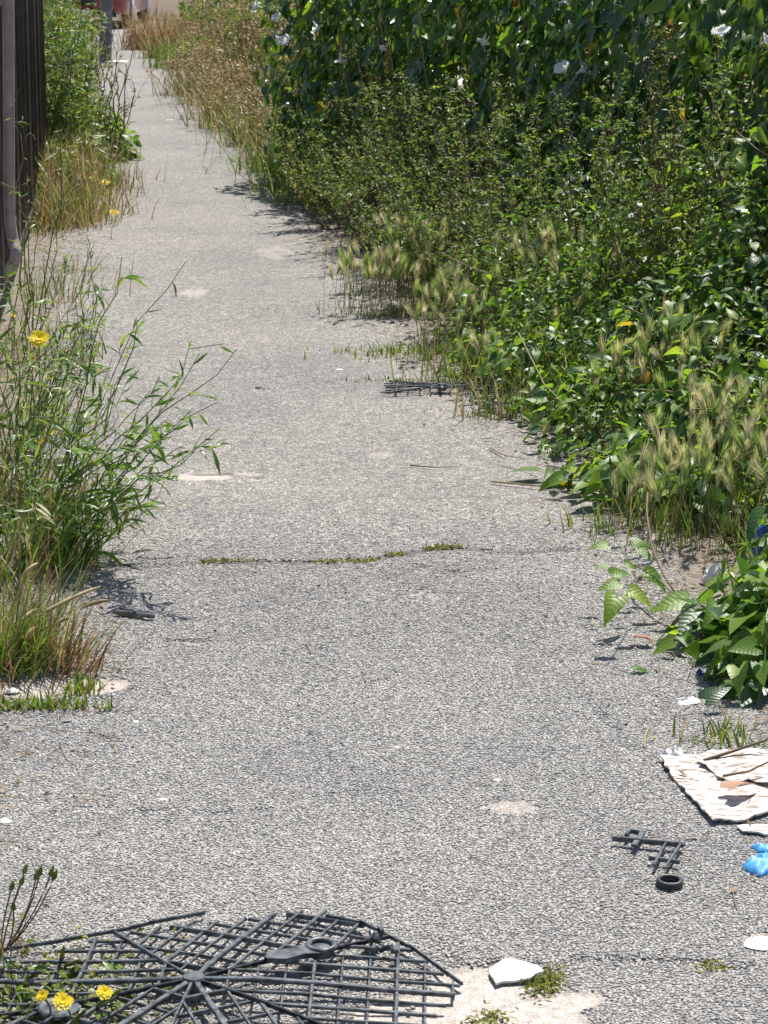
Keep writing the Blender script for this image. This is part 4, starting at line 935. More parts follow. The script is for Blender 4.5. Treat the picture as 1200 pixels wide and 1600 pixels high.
# tall seed spikes
for i, (px, py, yy, lb) in enumerate([(1012, 30, 7.7, 'tall thin seed spike left of two at the upper right'), (1045, 40, 7.6, 'tall thin seed spike right of two at the upper right'), (870, 140, 8.2, 'arching brown seed spike under the open white flower'), (560, 60, 11.0, 'dry brown seed spike against the far hedge')]):
    t = D(px, py, yy); b = np.array([t[0] + .10, yy, 0]); rng = np.random.default_rng(i); tips = np.array([t - b]) + rng.normal(0, .03, (4, 3)) * [1.5, 1.5, 1]
    stalky('seed_spike', lb, 'weed', b, tips, 260 + i, SMALLS, 60, (.008, .018), (('orache', 4), ('straw_green', 2)), 0, 7, .07, 14, 'stem_brown', .003, .05, .02, .7, .4, 'tall seed spikes')

# ------------------------------------------------------------------ right: scrambling bindweed, nettles
LIME = (('bind_lime', 6), ('bind_dark', 3), ('nettle', 3)); DARKM = (('bind_dark', 5), ('bind_lime', 4), ('nettle', 2), ('bind_yellow', .12))
DOMES = [ # x, y, rx, ry, h, n, leaf size, mats, nobj, label
 (.70, 5.98, .22, .20, .17, 190, (.05, .085), DARKM, 110, 'dark bindweed mat with large leaves lying on the path edge'),
 (.98, 6.15, .30, .28, .34, 300, (.04, .07), LIME, 130, 'lime bindweed heap behind the dark leaf mat on the path edge'),
 (1.28, 6.3, .30, .32, .50, 330, (.04, .07), LIME, 130, 'bindweed heap with pale twigs at the right frame edge'),
 (.64, 6.62, .20, .26, .22, 230, (.035, .06), LIME, 110, 'lime bindweed patch at the path edge beside the dry sticks'),
 (.95, 6.75, .30, .30, .48, 330, (.04, .07), DARKM, 130, 'dark bindweed mound under the middle barley heads'),
 (1.26, 6.95, .30, .32, .70, 380, (.035, .06), DARKM, 130, 'dark bindweed mound high at the right frame edge'),
 (.52, 7.25, .20, .26, .26, 260, (.03, .055), LIME, 110, 'bindweed patch right of the far black grid'),
 (.80, 7.3, .28, .28, .46, 330, (.03, .06), LIME, 120, 'sunlit bindweed mound among barley in the middle right'),
 (1.08, 7.35, .28, .30, .72, 380, (.035, .065), LIME, 130, 'sunny bindweed mound with broad lime leaves below the tall spikes'),
 (.46, 7.85, .22, .28, .32, 280, (.03, .05), LIME, 100, 'small lime bindweed patch behind the grass mats'),
 (.74, 7.9, .26, .26, .58, 320, (.03, .055), LIME, 110, 'bindweed tangle on the orache in the middle of the right bank'),
 (1.34, 7.55, .24, .26, .95, 380, (.03, .055), DARKM, 100, 'tall nettle and bindweed mass at the right edge below the hedge'),
]
for i, (x, y, rx, ry, h, n, sz, mt, no, lb) in enumerate(DOMES):
    dome('bindweed_patch', lb, 'bindweed', (x, y, 0), rx * 1.08, ry * 1.08, h * 1.18, int(n * .95), HEARTS, mt, (sz[0] * .8, sz[1] * .92), no, 300 + i, .6, 'bindweed scrambling over the right bank')
for i, (x, y, rx, ry, h, n, sz, lb) in enumerate([(.60, 6.95, .18, .2, .20, 150, (.03, .05), 'small sunny bindweed mound low at the path edge between grid and leaf mat'), (.36, 7.65, .16, .2, .2, 130, (.03, .05), 'tiny lime bindweed mound behind the right end of the far black grid'), (.86, 5.75, .16, .16, .16, 110, (.04, .07), 'bindweed creeping in front of the near barley at the soil edge'), (1.0, 8.05, .26, .26, .84, 260, (.035, .055), 'lime bindweed crown on the bank just below the open white flower'), (1.2, 7.2, .28, .28, .98, 300, (.035, .06), 'bright bindweed crown at the right frame edge below the tall spikes')]):
    dome('bindweed_patch', lb, 'bindweed', (x, y, 0), rx, ry, h, n, HEARTS, LIME, sz, 60, 390 + i, .6, 'bindweed scrambling over the right bank')
# nettle-like small leaved undergrowth filling between them
UNDER = [(.86, 6.45, .9, .35, .26), (1.2, 6.6, .45, .4, .5), (.78, 7.05, .30, .3, .38), (1.1, 7.1, .35, .35, .62), (.62, 7.6, .28, .3, .42), (.92, 7.75, .3, .3, .66), (1.2, 7.6, .3, .3, .85), (.40, 8.35, .25, .3, .38), (.66, 8.5, .3, .3, .6), (1.2, 5.75, .3, .3, .34), (1.05, 5.05, .2, .25, .26)]
UL = ['small leaved undergrowth behind the dark leaf mat', 'nettle undergrowth at the right frame edge behind the near barley', 'nettle undergrowth under the middle barley', 'nettle undergrowth beneath the broad lime leaves', 'green undergrowth behind the far black grid', 'undergrowth in the centre of the right bank',
      'nettle undergrowth below the tall spikes', 'low undergrowth behind the far barley clump', 'undergrowth at the foot of the dense orache', 'undergrowth behind the near barley at the right edge', 'low green undergrowth behind the near bindweed clump']
for i, ((x, y, rx, ry, h), lb) in enumerate(zip(UNDER, UL)):
    rx = min(rx, .4); dome('undergrowth', lb, 'undergrowth', (x, y, 0), rx, ry, h * 1.15, 1500, OVALS, (('nettle', 5), ('bind_dark', 1.5), ('bind_lime', 2.2), ('orache', 3)), (.014, .036), 0, 330 + i, .5, 'small leaved undergrowth on the right bank', 30, .5)
# near clump at the lower right with large leaves
NEAR = [(.86, 4.72, .15, .14, .20, 90, (.05, .09), 90, 'middle of the near bindweed growth, beside the crumpled paper'), (.80, 4.36, .12, .10, .15, 60, (.05, .09), 60, 'shaded lowest bindweed leaves above the torn board'), (.735, 4.62, .13, .13, .13, 46, (.06, .10), 46, 'low near bindweed clump reaching out over the asphalt at lower right'), (.84, 4.50, .15, .14, .22, 80, (.06, .105), 80, 'near bindweed clump with broad dark leaves cut by the right edge'),
        (.93, 4.78, .16, .16, .28, 90, (.055, .10), 90, 'upper part of the near bindweed growth at the right edge'), (.97, 4.45, .14, .16, .26, 80, (.06, .1), 60, 'bindweed growth at the right frame edge above the torn board')]
for i, (x, y, rx, ry, h, n, sz, no, lb) in enumerate(NEAR):
    n = int(n * 1.35)
    dome('bindweed_patch', lb, 'bindweed', (x, y, 0), rx, ry, h, n, HEARTS, (('bind_lime', 7), ('bind_dark', 5), ('nettle', 2)), (sz[0] * .7, sz[1] * .82), no, 350 + i, .7, 'near bindweed at the lower right', 14, .5)
for i, (x, y, L, lb) in enumerate([(.90, 4.66, .34, 'long arching grass blades in front of the near bindweed at the right edge'), (.86, 4.30, .22, 'grass blades in the shade behind the torn board'), (.97, 5.0, .36, 'grass blades beside the dark blue bag at the right edge')]):
    tuft(lb, (x, y, 0), 46, (L * .5, L), .006, (.06, .06), (('bright_grass', 3), ('grass', 2)), 370 + i, (.2, 1.3))

# the shoot that reaches over the asphalt, each leaf a part
def shoot():
    b = G(1105, 985); r = root('bindweed_shoot', 'bindweed shoot with hanging leaves reaching over the asphalt at right', 'bindweed', tuple(b))
    def P3(px, py, z): return G(px, py, z) - b
    mb = MB(); c = np.array([P3(1012, 770, .20), P3(1010, 800, .19), P3(1018, 855, .13), P3(1040, 905, .09), P3(1070, 945, .05), P3(1105, 985, .01)]); t = np.linspace(0, 5, 26); q = np.stack([np.interp(t, np.arange(6), c[:, k]) for k in range(3)], 1)
    for _ in range(2): q[1:-1] = (q[:-2] + q[1:-1] * 2 + q[2:]) / 4
    tubes(mb, q[None], np.full((1, 26), .0028), .9, 6); mb.obj('main_stem', M['stem_brown'], r)
    c = np.array([P3(1070, 945, .05), P3(1030, 905, .09), P3(995, 900, .11), P3(975, 935, .11), P3(960, 960, .10)]); t = np.linspace(0, 4, 20); q = np.stack([np.interp(t, np.arange(5), c[:, k]) for k in range(3)], 1)
    c2 = np.array([P3(1030, 905, .09), P3(985, 880, .13), P3(965, 850, .15)]); q2 = np.stack([np.interp(np.linspace(0, 2, 20), np.arange(3), c2[:, k]) for k in range(3)], 1)
    mb = MB(); tubes(mb, np.stack([q, q2]), np.full((2, 20), .0013), .5, 4); mb.obj('side_stem', M['stem_green'], r)
    for px, py, z, L, dx, dz, m, k in [(963, 935, .115, .072, -.35, -.9, 'bind_lime', 1), (960, 900, .13, .055, .1, .5, 'bind_lime', 3), (965, 912, .12, .05, -.9, -.2, 'bind_lime', 0), (948, 884, .13, .03, -.8, .1, 'bind_lime', 2), (978, 882, .13, .032, .8, 0, 'bind_lime', 1),
                                       (948, 852, .15, .045, -.9, .1, 'bind_lime', 0), (990, 846, .15, .045, .9, .2, 'bind_lime', 2), (985, 925, .11, .06, .8, -.5, 'bind_lime', 1), (1010, 898, .10, .062, .7, -.55, 'bind_lime', 3), (1070, 940, .06, .085, -.95, -.1, 'bind_lime', 0),
                                       (1085, 958, .06, .08, -.4, -.7, 'bind_dark', 4), (1000, 860, .12, .04, .5, -.5, 'bind_lime', 4)]:
        R = frames(np.array([[.1, -.45, .8]]), np.array([[dx, -.25, dz]])); o = bpy.data.objects.new('leaf', tm(HEARTS, k, m, 'leaf')); COL.objects.link(o); o.parent = r
        mt = (Matrix(R[0].tolist()) * L).to_4x4(); mt.translation = Vector(P3(px, py, z)); o.matrix_basis = mt
    c = G(1104, 1092, .03) - b; R = frames(np.array([[-.2, -.6, .75]]), np.array([[.8, .3, .4]])); o = bpy.data.objects.new('leaf', tm(HEARTS, 0, 'bind_dark', 'leaf')); COL.objects.link(o); o.parent = r
    mt = (Matrix(R[0].tolist()) * .06).to_4x4(); mt.translation = Vector(c); o.matrix_basis = mt; o['label'] = 'pale grey green round leaf'
shoot()
# leaves lying forward of the dark mat and cut leaf near the sticks
for i, (px, py, az, lb) in enumerate([(840, 735, 3.3, 'dark bindweed leaf flat on the asphalt, left of the leaf mat'), (870, 740, 4.2, 'dark bindweed leaf in front of the leaf mat'), (925, 745, 3.6, 'large bindweed leaf at the front right of the leaf mat'), (950, 782, 3.0, 'torn pale green leaf in front of the near barley')]):
    lone_leaf('bindweed_leaf', HEARTS, i, 'bind_dark' if i < 3 else 'bind_lime', px, py, .03, .085, az, -.1, lb, roll_=.2)
# pale woody twigs showing through the right bank
for i, (pts, rr, lb) in enumerate([
    ([(690, 395, .42), (740, 420, .38), (800, 438, .34), (860, 420, .36)], .004, 'pale woody stem arching left through the bindweed'), ([(810, 520, .36), (850, 600, .24), (890, 640, .2)], .004, 'pale stem slanting through the bank under the lime leaves'),
    ([(960, 470, .40), (1060, 520, .34), (1200, 565, .36)], .004, 'pale woody branch in the right bank level with the barley heads'), ([(990, 608, .28), (1060, 612, .26), (1120, 595, .28)], .0035, 'thin horizontal twig behind the middle barley'),
    ([(1080, 640, .3), (1130, 638, .3), (1220, 630, .3)], .004, 'pale twig at the right frame edge above the near barley'), ([(905, 690, .10), (930, 715, .05), (960, 730, .02)], .003, 'brown stem over the dark leaf mat'),
    ([(800, 655, .02), (860, 668, .02), (890, 662, .04)], .0035, 'straight dry stick at the foot of the bank'), ([(1085, 880, .03), (1140, 875, .04), (1200, 868, .06)], .003, 'pale straw stem lying under the near barley'),
    ([(1150, 205, .9), (1185, 235, .86), (1230, 260, .8)], .004, 'pale bare twig at the right frame edge below the hedge'), ([(700, 100, .9), (745, 130, .8), (780, 150, .75)], .003, 'grey bare twig in front of the dark hedge')]):
    twig(lb, pts, rr * .62, 'straw' if i not in (5, 9) else 'stem_brown', name='woody_twig')

# ------------------------------------------------------------------ wall barley clumps
BL = [ # photo base px, number, height, spread, label
 (622, 492, 62, (.16, .27), (.13, .09), 'pale straw barley clump at the path edge, farthest down the path'), (655, 478, 44, (.26, .37), (.07, .08), 'tall pale barley behind the farthest barley clump'), (578, 462, 20, (.10, .18), (.06, .06), 'thin low barley leaning over the path, left of the pale clump'),
 (690, 560, 32, (.16, .28), (.06, .08), 'barley clump standing behind the flat yellow grass mat'), (765, 622, 14, (.10, .20), (.06, .06), 'small barley clump at the right end of the far black grid'), (760, 560, 14, (.22, .34), (.08, .08), 'green barley in the bank behind the far black grid'),
 (870, 560, 40, (.34, .50), (.10, .10), 'large green gold barley clump rising from the middle of the bank'), (920, 580, 32, (.32, .46), (.10, .08), 'barley clump at the centre of the bank, right of the largest one'), (835, 600, 10, (.20, .32), (.08, .06), 'sparse barley at the foot of the bank centre'),
 (990, 700, 12, (.22, .32), (.05, .05), 'slim barley clump with a leaning pale head behind the dark leaf mat'), (1050, 700, 36, (.30, .42), (.06, .07), 'dense upright barley clump with dark green heads above the near barley'), (955, 400, 8, (.5, .6), (.06, .06), 'few tall barley heads in the upper bank'),
 (1115, 420, 8, (.5, .62), (.08, .06), 'barley heads in the shade at the upper right'), (1070, 850, 32, (.16, .30), (.09, .08), 'near barley clump with many pale feathery heads'), (1160, 850, 32, (.18, .32), (.09, .08), 'near barley clump at the right frame edge'),
 (1000, 820, 18, (.08, .18), (.05, .04), 'low fuzzy barley beside the arching brown stem'), (1110, 800, 24, (.24, .36), (.10, .06), 'tall barley heads at the back of the near clump'), (1215, 800, 24, (.22, .36), (.06, .07), 'barley cut off by the right frame edge'), (1080, 480, 8, (.35, .45), (.06, .06), 'single feathery barley heads beside the pale woody branch')]
for i, (px, py, n, hg, sp, lb) in enumerate(BL):
    b = G(px, py); barley(lb, (b[0], b[1], 0), n, hg, sp, 400 + i, (.065, .105), nb=60 if n > 15 else 25, headmats=('barley', 'barley_pale') if i not in (1, 5, 10) else ('barley', 'barley', 'barley_pale'))
for i, (px, py, L, lb) in enumerate([(720, 600, .30, 'fine grass tuft just behind the far black grid'), (800, 650, .26, 'grass tuft low in the bank above the dry sticks'), (930, 640, .40, 'grass tuft threading the bank left of the middle barley'), (860, 480, .55, 'tall pale grass in the upper bank over the bindweed'), (1120, 690, .42, 'grass tuft between the middle and near barley'), (1180, 560, .5, 'grass tuft at the right frame edge in the middle of the bank'), (760, 470, .5, 'thin grass rising from the orache left of the bank centre'), (1010, 640, .34, 'grass behind the dark leaf mat at the foot of the middle barley')]):
    b = G(px, py); tuft(lb, (b[0], b[1], 0), 110, (L * .45, L), .0045, (.08, .08), (('straw_green', 4), ('grass', 3), ('straw', 2)), 900 + i, (.1, 1.1), group='grass tufts threading the right bank')
# flat grass mats and bright grass at the path edge
MATS = [(640, 552, 320, (.015, .05), (.13, .07), 'flat yellow green grass mat on the path above the far black grid'), (612, 492, 220, (.015, .05), (.14, .06), 'low yellow green grass mat under the pale barley'), (610, 596, 80, (.01, .025), (.10, .03), 'thin green growth along the upper edge of the far black grid'),
        (760, 650, 60, (.02, .06), (.06, .04), 'low grass in front of the far black grid'), (960, 830, 60, (.03, .09), (.06, .05), 'short grass at the foot of the near barley'), (1010, 770, 50, (.03, .08), (.06, .03), 'short pale grass behind the torn leaf'),
        (70, 1106, 170, (.015, .05), (.075, .014), 'low bright green strip on bare ground under the left grass tuft'), (125, 1080, 60, (.02, .06), (.02, .02), 'small green sprig at the corner of the bare ground'), (20, 1110, 60, (.015, .04), (.03, .012), 'thin green strip at the left frame edge'),
        (300, 188, 60, (.04, .10), (.10, .10), 'small yellow green weed on the far path edge'), (1130, 1160, 60, (.02, .07), (.06, .03), 'sparse grass in the shade above the torn board')]
for i, (px, py, n, L, sp, lb) in enumerate(MATS):
    b = G(px, py); tuft(lb, (b[0], b[1], .03), n, L, .005, sp, (('bright_grass', 3), ('moss', 2), ('straw_green', 2)), 430 + i, (.3, 1.2), name='grass_mat')
for i, (px, py, h, lb) in enumerate([(440, 296, .36, 'bright green grass tuft at the path edge before the orache'), (410, 268, .30, 'bright grass tuft at the corner of the far hedge shadow'), (470, 318, .34, 'bright grass tuft merging into the orache bushes'), (455, 285, .5, 'long arching bright grass behind the path edge tuft'), (395, 225, .5, 'pale arching grass at the foot of the hedge end')]):
    b = G(px, py); tuft(lb, (b[0] + .05, b[1], 0), 230, (h * .4, h), .006, (.13, .16), (('bright_grass', 5), ('grass', 3), ('straw_green', .7)), 450 + i, (.2, 1.4))

# ------------------------------------------------------------------ far right verge: tall dry grass and weeds
FR_M = [(('straw', 5), ('straw_green', 4)), (('straw_green', 5), ('grass', 3), ('straw', 1)), (('grass', 4), ('straw_green', 3), ('bright_grass', 2)), (('straw_green', 5), ('straw', 2), ('rust_straw', 2))]
FR = []
rgv = np.random.default_rng(77)
for k, y in enumerate(np.concatenate([np.arange(13.9, 22, .62), np.arange(22, 33.5, 1.0)])):
    for j, off in enumerate((.38 if y < 23 else .55, .78 if y < 23 else .95, 1.3)):
        FR.append((float(PR(y)) + off + rgv.uniform(-.1, .1), y + rgv.uniform(-.2, .2), (.42, .75, 1.0)[j] * rgv.uniform(.8, 1.15), j, k))
far_tuft_mesh = {}
FAR_ROW = ('low %s tuft by the far right path edge %s', 'waist high %s tuft on the far right verge %s', 'tall %s tuft at the back of the far verge %s')
FAR_MIX = ('straw', 'green straw', 'green', 'rusty straw')
def far_lab(j, mi, y): return FAR_ROW[j] % (FAR_MIX[mi], 'past the hedge' if y < 16.5 else 'before the lamp post' if y < 21.5 else 'beside the lamp post' if y < 28 else 'near the road')
for i, (x, y, h, j, k) in enumerate(FR):
    mi = int(rgv.choice([0, 1, 2, 3], p=[.42, .40, .08, .10])) if y < 24 else int(rgv.choice([0, 3, 1], p=[.5, .25, .25])); key = (j, mi, i % 2)
    if key not in far_tuft_mesh:
        r = tuft(far_lab(j, mi, y), (x, y, 0), 420, (.3, 1.0), .010, (.15, .22), FR_M[mi], 480 + i, (.05, .7), group='dry grass tufts on the far right verge')
        rng = np.random.default_rng(600 + i); n = 150; a = rng.uniform(0, 6.28, n); b = np.column_stack([rng.normal(0, .2, n), rng.normal(0, .24, n), np.zeros(n)]); L = rng.uniform(.7, 1.15, n); dv = np.column_stack([np.cos(a) * .2, np.sin(a) * .2, np.ones(n)]); tp = b + dv * L[:, None]
        mb = MB(); tubes(mb, quad_curves(b, b + dv * L[:, None] * .5 - [.03, 0, 0], tp, 5), np.full((n, 5), .0016), rng.random(n), 3)
        scatter(mb, SMALLS[1], frames(rng.normal(size=(n * 7, 3)), np.repeat(dv, 7, 0) + rng.normal(0, .4, (n * 7, 3))), np.repeat(tp, 7, 0) - np.repeat(dv, 7, 0) * rng.uniform(0, .16, (n * 7, 1)), rng.uniform(.02, .045, n * 7), rng.random(n * 7)); mb.obj('seed_stalks', M['straw'] if mi != 2 else M['straw_green'], r, 'stuff')
        far_tuft_mesh[key] = r
    else:
        src = far_tuft_mesh[key]; r = src.copy(); COL.objects.link(r); r['label'] = far_lab(j, mi, y)
        for ch in src.children: c = ch.copy(); COL.objects.link(c); c.parent = r
    r.location = (x, y, -.02); r.scale = (1, 1, h); r.rotation_euler = (0, 0, rgv.uniform(0, 6.28))
SH = [(-.05, 15.4, .7, .9, 1.5, 'dark green shrub behind the tall straw grass, nearest beyond the hedge'), (-.3, 18, .8, 1.2, 1.6, 'green shrub at the back of the far verge, second beyond the hedge'), (-.65, 21, .9, 1.3, 1.7, 'green shrub at the back of the far verge, third beyond the hedge'), (-1.05, 25, 1.0, 1.6, 1.8, 'shrub far along the right verge before the road'), (-1.8, 30, 1.0, 1.8, 1.7, 'last shrub on the right verge beside the road'),
      (-2.75, 33.2, .45, .5, .55, 'low dark green bush at the road end of the path, right of the lamp post')]
for i, (x, y, rx, ry, h, lb) in enumerate(SH): dome('shrub', lb, 'shrub', (x, y, 0), rx, ry, h, 2600 if h > 1 else 900, OVALS, (('nettle', 5), ('orache', 3), ('bind_lime', .6)), (.05, .11), 0, 520 + i, .5, 'shrubs at the back of the far verge', 30, .45)
for i, (px, py, h, lb) in enumerate([(228, 76, .75, 'brown oat grass clump nearest the road on the right'), (262, 90, .7, 'brown straw clump second from the road on the right'), (282, 106, .5, 'leafy green weed at the far path edge in front of straw')]):
    b = G(px, py); tuft(lb, (b[0], b[1], 0), 420, (.3 * h, h), .012, (.15, .22), (('rust_straw', 3), ('straw', 3)) if i < 2 else (('grass', 3), ('nettle', 3)), 540 + i, (.2, 1.0))

# ------------------------------------------------------------------ left verge
def tips_px(pts, base): return np.array([D(px, py, y) - base for px, py, y in pts])
rb = np.array([-.90, 5.40, 0.])
TP = [(290, 409, 5.25), (370, 545, 5.1), (350, 537, 5.2), (345, 668, 5.0), (300, 640, 5.05), (278, 700, 5.0), (225, 782, 5.0), (190, 402, 5.5), (312, 552, 5.15), (215, 500, 5.4), (235, 610, 5.2), (262, 655, 5.1), (205, 725, 5.1), (190, 640, 5.2), (340, 628, 5.05), (250, 590, 5.0), (255, 742, 5.0), (175, 560, 5.3), (150, 470, 5.5), (330, 690, 4.95)]
tt = tips_px(TP, rb); mids = tt * .5 + np.column_stack([np.full(len(tt), -.03), np.full(len(tt), .03), np.full(len(tt), .01)]); mids[:, 2] -= .04 * (tt[:, 0] > .25); mids = mids + np.random.default_rng(33).normal(0, .045, mids.shape)
rk = stalky('wild_rocket', 'sprawling wild rocket with long thin stems arching over the path from the left', 'weed', rb, tt, 700, LANCES, 14, (.035, .075), (('rocket', 5), ('bright_grass', 1)), 280, 3, .11, 5, 'stem_green', .0026, .1, .05, .55, .22, None, mids)
rng = np.random.default_rng(701)
for i, (bx, by, n, h, lb) in enumerate([(-1.02, 5.75, 22, .62, 'upright wild rocket against the left frame edge above the grass tuft'), (-.98, 5.2, 12, .34, 'low wild rocket with drooping leaves at the left frame edge'), (-1.12, 6.4, 18, .60, 'wild rocket behind the yellow hawkbit flower'), (-.82, 5.25, 9, .20, 'short rocket sprouts above the grass tuft')]):
    a = rng.uniform(0, 6.28, n); t = np.column_stack([np.cos(a) * .22 + .06, np.sin(a) * .2, h * rng.uniform(.5, 1.1, n)])
    rr = stalky('wild_rocket', lb, 'weed', (bx, by, 0), t, 710 + i, LANCES, 12, (.03, .07), (('rocket', 5), ('grass', 1), ('straw_green', 1)), 70, 3, .10, 4, 'stem_green', .0022, .12, .05, .6, .12)
    if i in (1, 3): continue
    for px, py, yy in ([(25, 692, 5.6), (80, 675, 5.6), (63, 690, 5.7)] if i == 0 else [(22, 492, 6.6), (50, 560, 6.4)]): w = D(px, py, yy); flower_at(rr, FOURP, 'petal_yellow', w, .010, (.1, -.7, .6), 'flower', w + [-.02, .03, -.14])
def hawkbit():
    w = D(61, 529, 5.6); b = np.array([w[0] - .05, 5.75, 0]); r = root('hawkbit', 'hawkbit with a bright yellow many petalled flower at the left frame edge', 'wildflower', tuple(b))
    flower_at(r, COMPOSITE, 'petal_yellow', w, .026, (.05, -.75, .75), 'flower', b); rng = np.random.default_rng(4); n = 12; a = rng.uniform(0, 6.28, n)
    d = np.column_stack([np.cos(a), np.sin(a), np.full(n, .5)]); put_leaves(r, rng, np.column_stack([np.cos(a) * .02, np.sin(a) * .02, np.full(n, .02)]), np.tile([0, 0, 1.], (n, 1)), d, rng.uniform(.08, .13, n), OVALS, (('nettle', 1), ('bright_grass', 1)), n)
hawkbit()
def seed_tuft():
    b = G(42, 1046); r = tuft('bright grass tuft with tan seed heads leaning right at the left edge of the path', (b[0] - .03, b[1] + .02, 0), 300, (.10, .28), .0042, (.055, .06), (('bright_grass', 6), ('grass', 3), ('straw', 1.2)), 720, (.5, 1.1), 0.0, 1.0)
    tuft(None, None, 230, (.08, .24), .0032, (.065, .05), (('rust_straw', 4), ('straw', 3)), 721, (.7, 1.0), 0.0, 1.2, r=r, part='dry_blades')
    o = np.array(r.location)
    for (x0, y0, x1, y1, z0, z1) in [(60, 962, 158, 916, .12, .16), (35, 968, 60, 952, .12, .12), (85, 978, 110, 965, .09, .10), (128, 950, 172, 938, .10, .11), (35, 900, 60, 880, .16, .18), (40, 1000, 55, 980, .08, .1)]:
        p, q = G(x0, y0, z0) - o, G(x1, y1, z1) - o; t = np.linspace(0, 1, 8)[:, None]; c = p + (q - p) * t; c[:, 2] += .004 * np.sin(t[:, 0] * 3.1)
        mb = MB(); tubes(mb, c[None], (np.array([.35, .8, 1, 1, 1, .95, .75, .25]) * .0045)[None], .85, 7); mb.obj('seed_head', M['straw'], r)
        mb = MB(); s = np.array([.0, .0, 0.]); tubes(mb, quad_curves(s[None], ((s + p) / 2 + [0, 0, .05])[None], p[None], 7), np.full((1, 7), .001), .4, 4); mb.obj('stalk', M['straw_green'], r)
seed_tuft()
LT = [ # px base, n, L, spread, mats, lab
 (120, 1050, 60, (.08, .24), (.03, .03), (('rust_straw', 5), ('straw', 1)), 'fine reddish dry stalks leaning right of the left grass tuft', .0, .7),
 (15, 1010, 160, (.1, .26), (.06, .06), (('straw', 3), ('rust_straw', 3), ('grass', 1)), 'dry brown grass at the left frame edge by the seed heads', .3, 1.0),
 (20, 905, 200, (.12, .30), (.08, .08), (('grass', 3), ('bright_grass', 3), ('straw', 3), ('rust_straw', 1)), 'green grass at the left frame edge above the seed heads', .2, 1.4),
 (95, 880, 200, (.10, .26), (.05, .06), (('bright_grass', 4), ('straw_green', 2)), 'yellow green grass leaning over the asphalt below the rocket', .0, .9),
 (30, 800, 170, (.12, .30), (.10, .12), (('grass', 2), ('straw_green', 3), ('straw', 3)), 'mixed grass among the rocket at the left frame edge', .4, 2.0),
 (110, 800, 90, (.06, .16), (.06, .08), (('grass', 2), ('straw_green', 3), ('rust_straw', 2)), 'short mixed grass under the rocket stems', .2, 2.0),
 (40, 680, 180, (.15, .34), (.12, .16), (('grass', 3), ('bright_grass', 2), ('straw_green', 3), ('straw', 2)), 'grass behind the rocket at the left frame edge', .3, 2.0),
 (60, 570, 160, (.12, .28), (.12, .18), (('straw', 2), ('straw_green', 3), ('grass', 3)), 'straw coloured grass at the foot of the fence, near the hawkbit', .3, 2.0),
 (85, 470, 110, (.10, .28), (.10, .20), (('straw', 2), ('rust_straw', 1), ('straw_green', 3), ('grass', 2)), 'thin dry grass at the fence end of the verge', .2, 2.0),
 (115, 425, 90, (.04, .12), (.08, .10), (('moss', 3), ('straw_green', 2)), 'low yellow green weed on the asphalt edge by the fence', .2, 2.5)]
for i, (px, py, n, L, sp, mt, lb, az, azs) in enumerate(LT):
    b = G(px, py); tuft(lb, (b[0], b[1], 0), n, L, .005, sp, mt, 730 + i, (.3, 1.0), az, azs)
# brown straw mass with yellow flowers, mid distance left
for i, (px, py, h, lb) in enumerate([(128, 338, .30, 'nearest brown straw clump with yellow flowers on the left verge'), (92, 350, .46, 'brown straw grass beside the fence foot, behind the dry thin grass'), (146, 300, .30, 'straw clump with yellow flowers bulging over the far left path edge'), (100, 300, .55, 'tall straw grass in the middle of the left verge'), (138, 255, .32, 'straw clump below the green leafy weed'), (85, 330, .7, 'dry grass growing against the far fence bars'), (160, 282, .18, 'low straw fringe on the path at far left')]):
    b = G(px, py); r = tuft(lb, (b[0], b[1], 0), 420, (.2 * h, h * .9), .0065, (.12, .24), (('straw', 3), ('rust_straw', 3), ('straw_green', 4), ('grass', 3)), 750 + i, (.3, 1.3))
    for fx, fy in {0: [(150, 346), (178, 332)], 2: [(165, 285), (163, 300), (180, 308), (146, 280)], 4: [(132, 230), (145, 246)]}.get(i, []):
        w = D(fx, fy, b[1] - .15); flower_at(r, COMPOSITE, 'petal_yellow', w, .026, (.2, -.5, .8), 'flower', w + [0, .05, -.16])
for i, (px, py, lb) in enumerate([(168, 215, 'leafy green weed with yellow flowers leaning over the far left path edge'), (185, 248, 'broad grass blades lying over the far left path edge')]):
    b = G(px, py); r = dome('leafy_weed', lb, 'weed', (b[0] - .1, b[1], 0), .22, .3, .26, 420, OVALS, (('nettle', 3), ('bright_grass', 3), ('straw_green', 1)), (.04, .10), 60, 770 + i, .5)
    if i == 0:
        for fx, fy in [(152, 173), (127, 186), (185, 203)]: w = D(fx, fy, b[1] - .2); flower_at(r, COMPOSITE, 'petal_yellow', w, .034, (.2, -.6, .8), 'flower', w + [0, .08, -.22])
for i, (px, py, lb) in enumerate([(100, 325, 'low green weed in front of the straw clumps on the left verge'), (135, 290, 'green weed between the straw clumps on the left verge'), (75, 300, 'green weed by the far fence bars among straw')]):
    b = G(px, py); dome('leafy_weed', lb, 'weed', (b[0], b[1], 0), .14, .24, .34, 420, LANCES, (('grass', 4), ('nettle', 2), ('straw_green', 3)), (.05, .11), 0, 776 + i, .4)
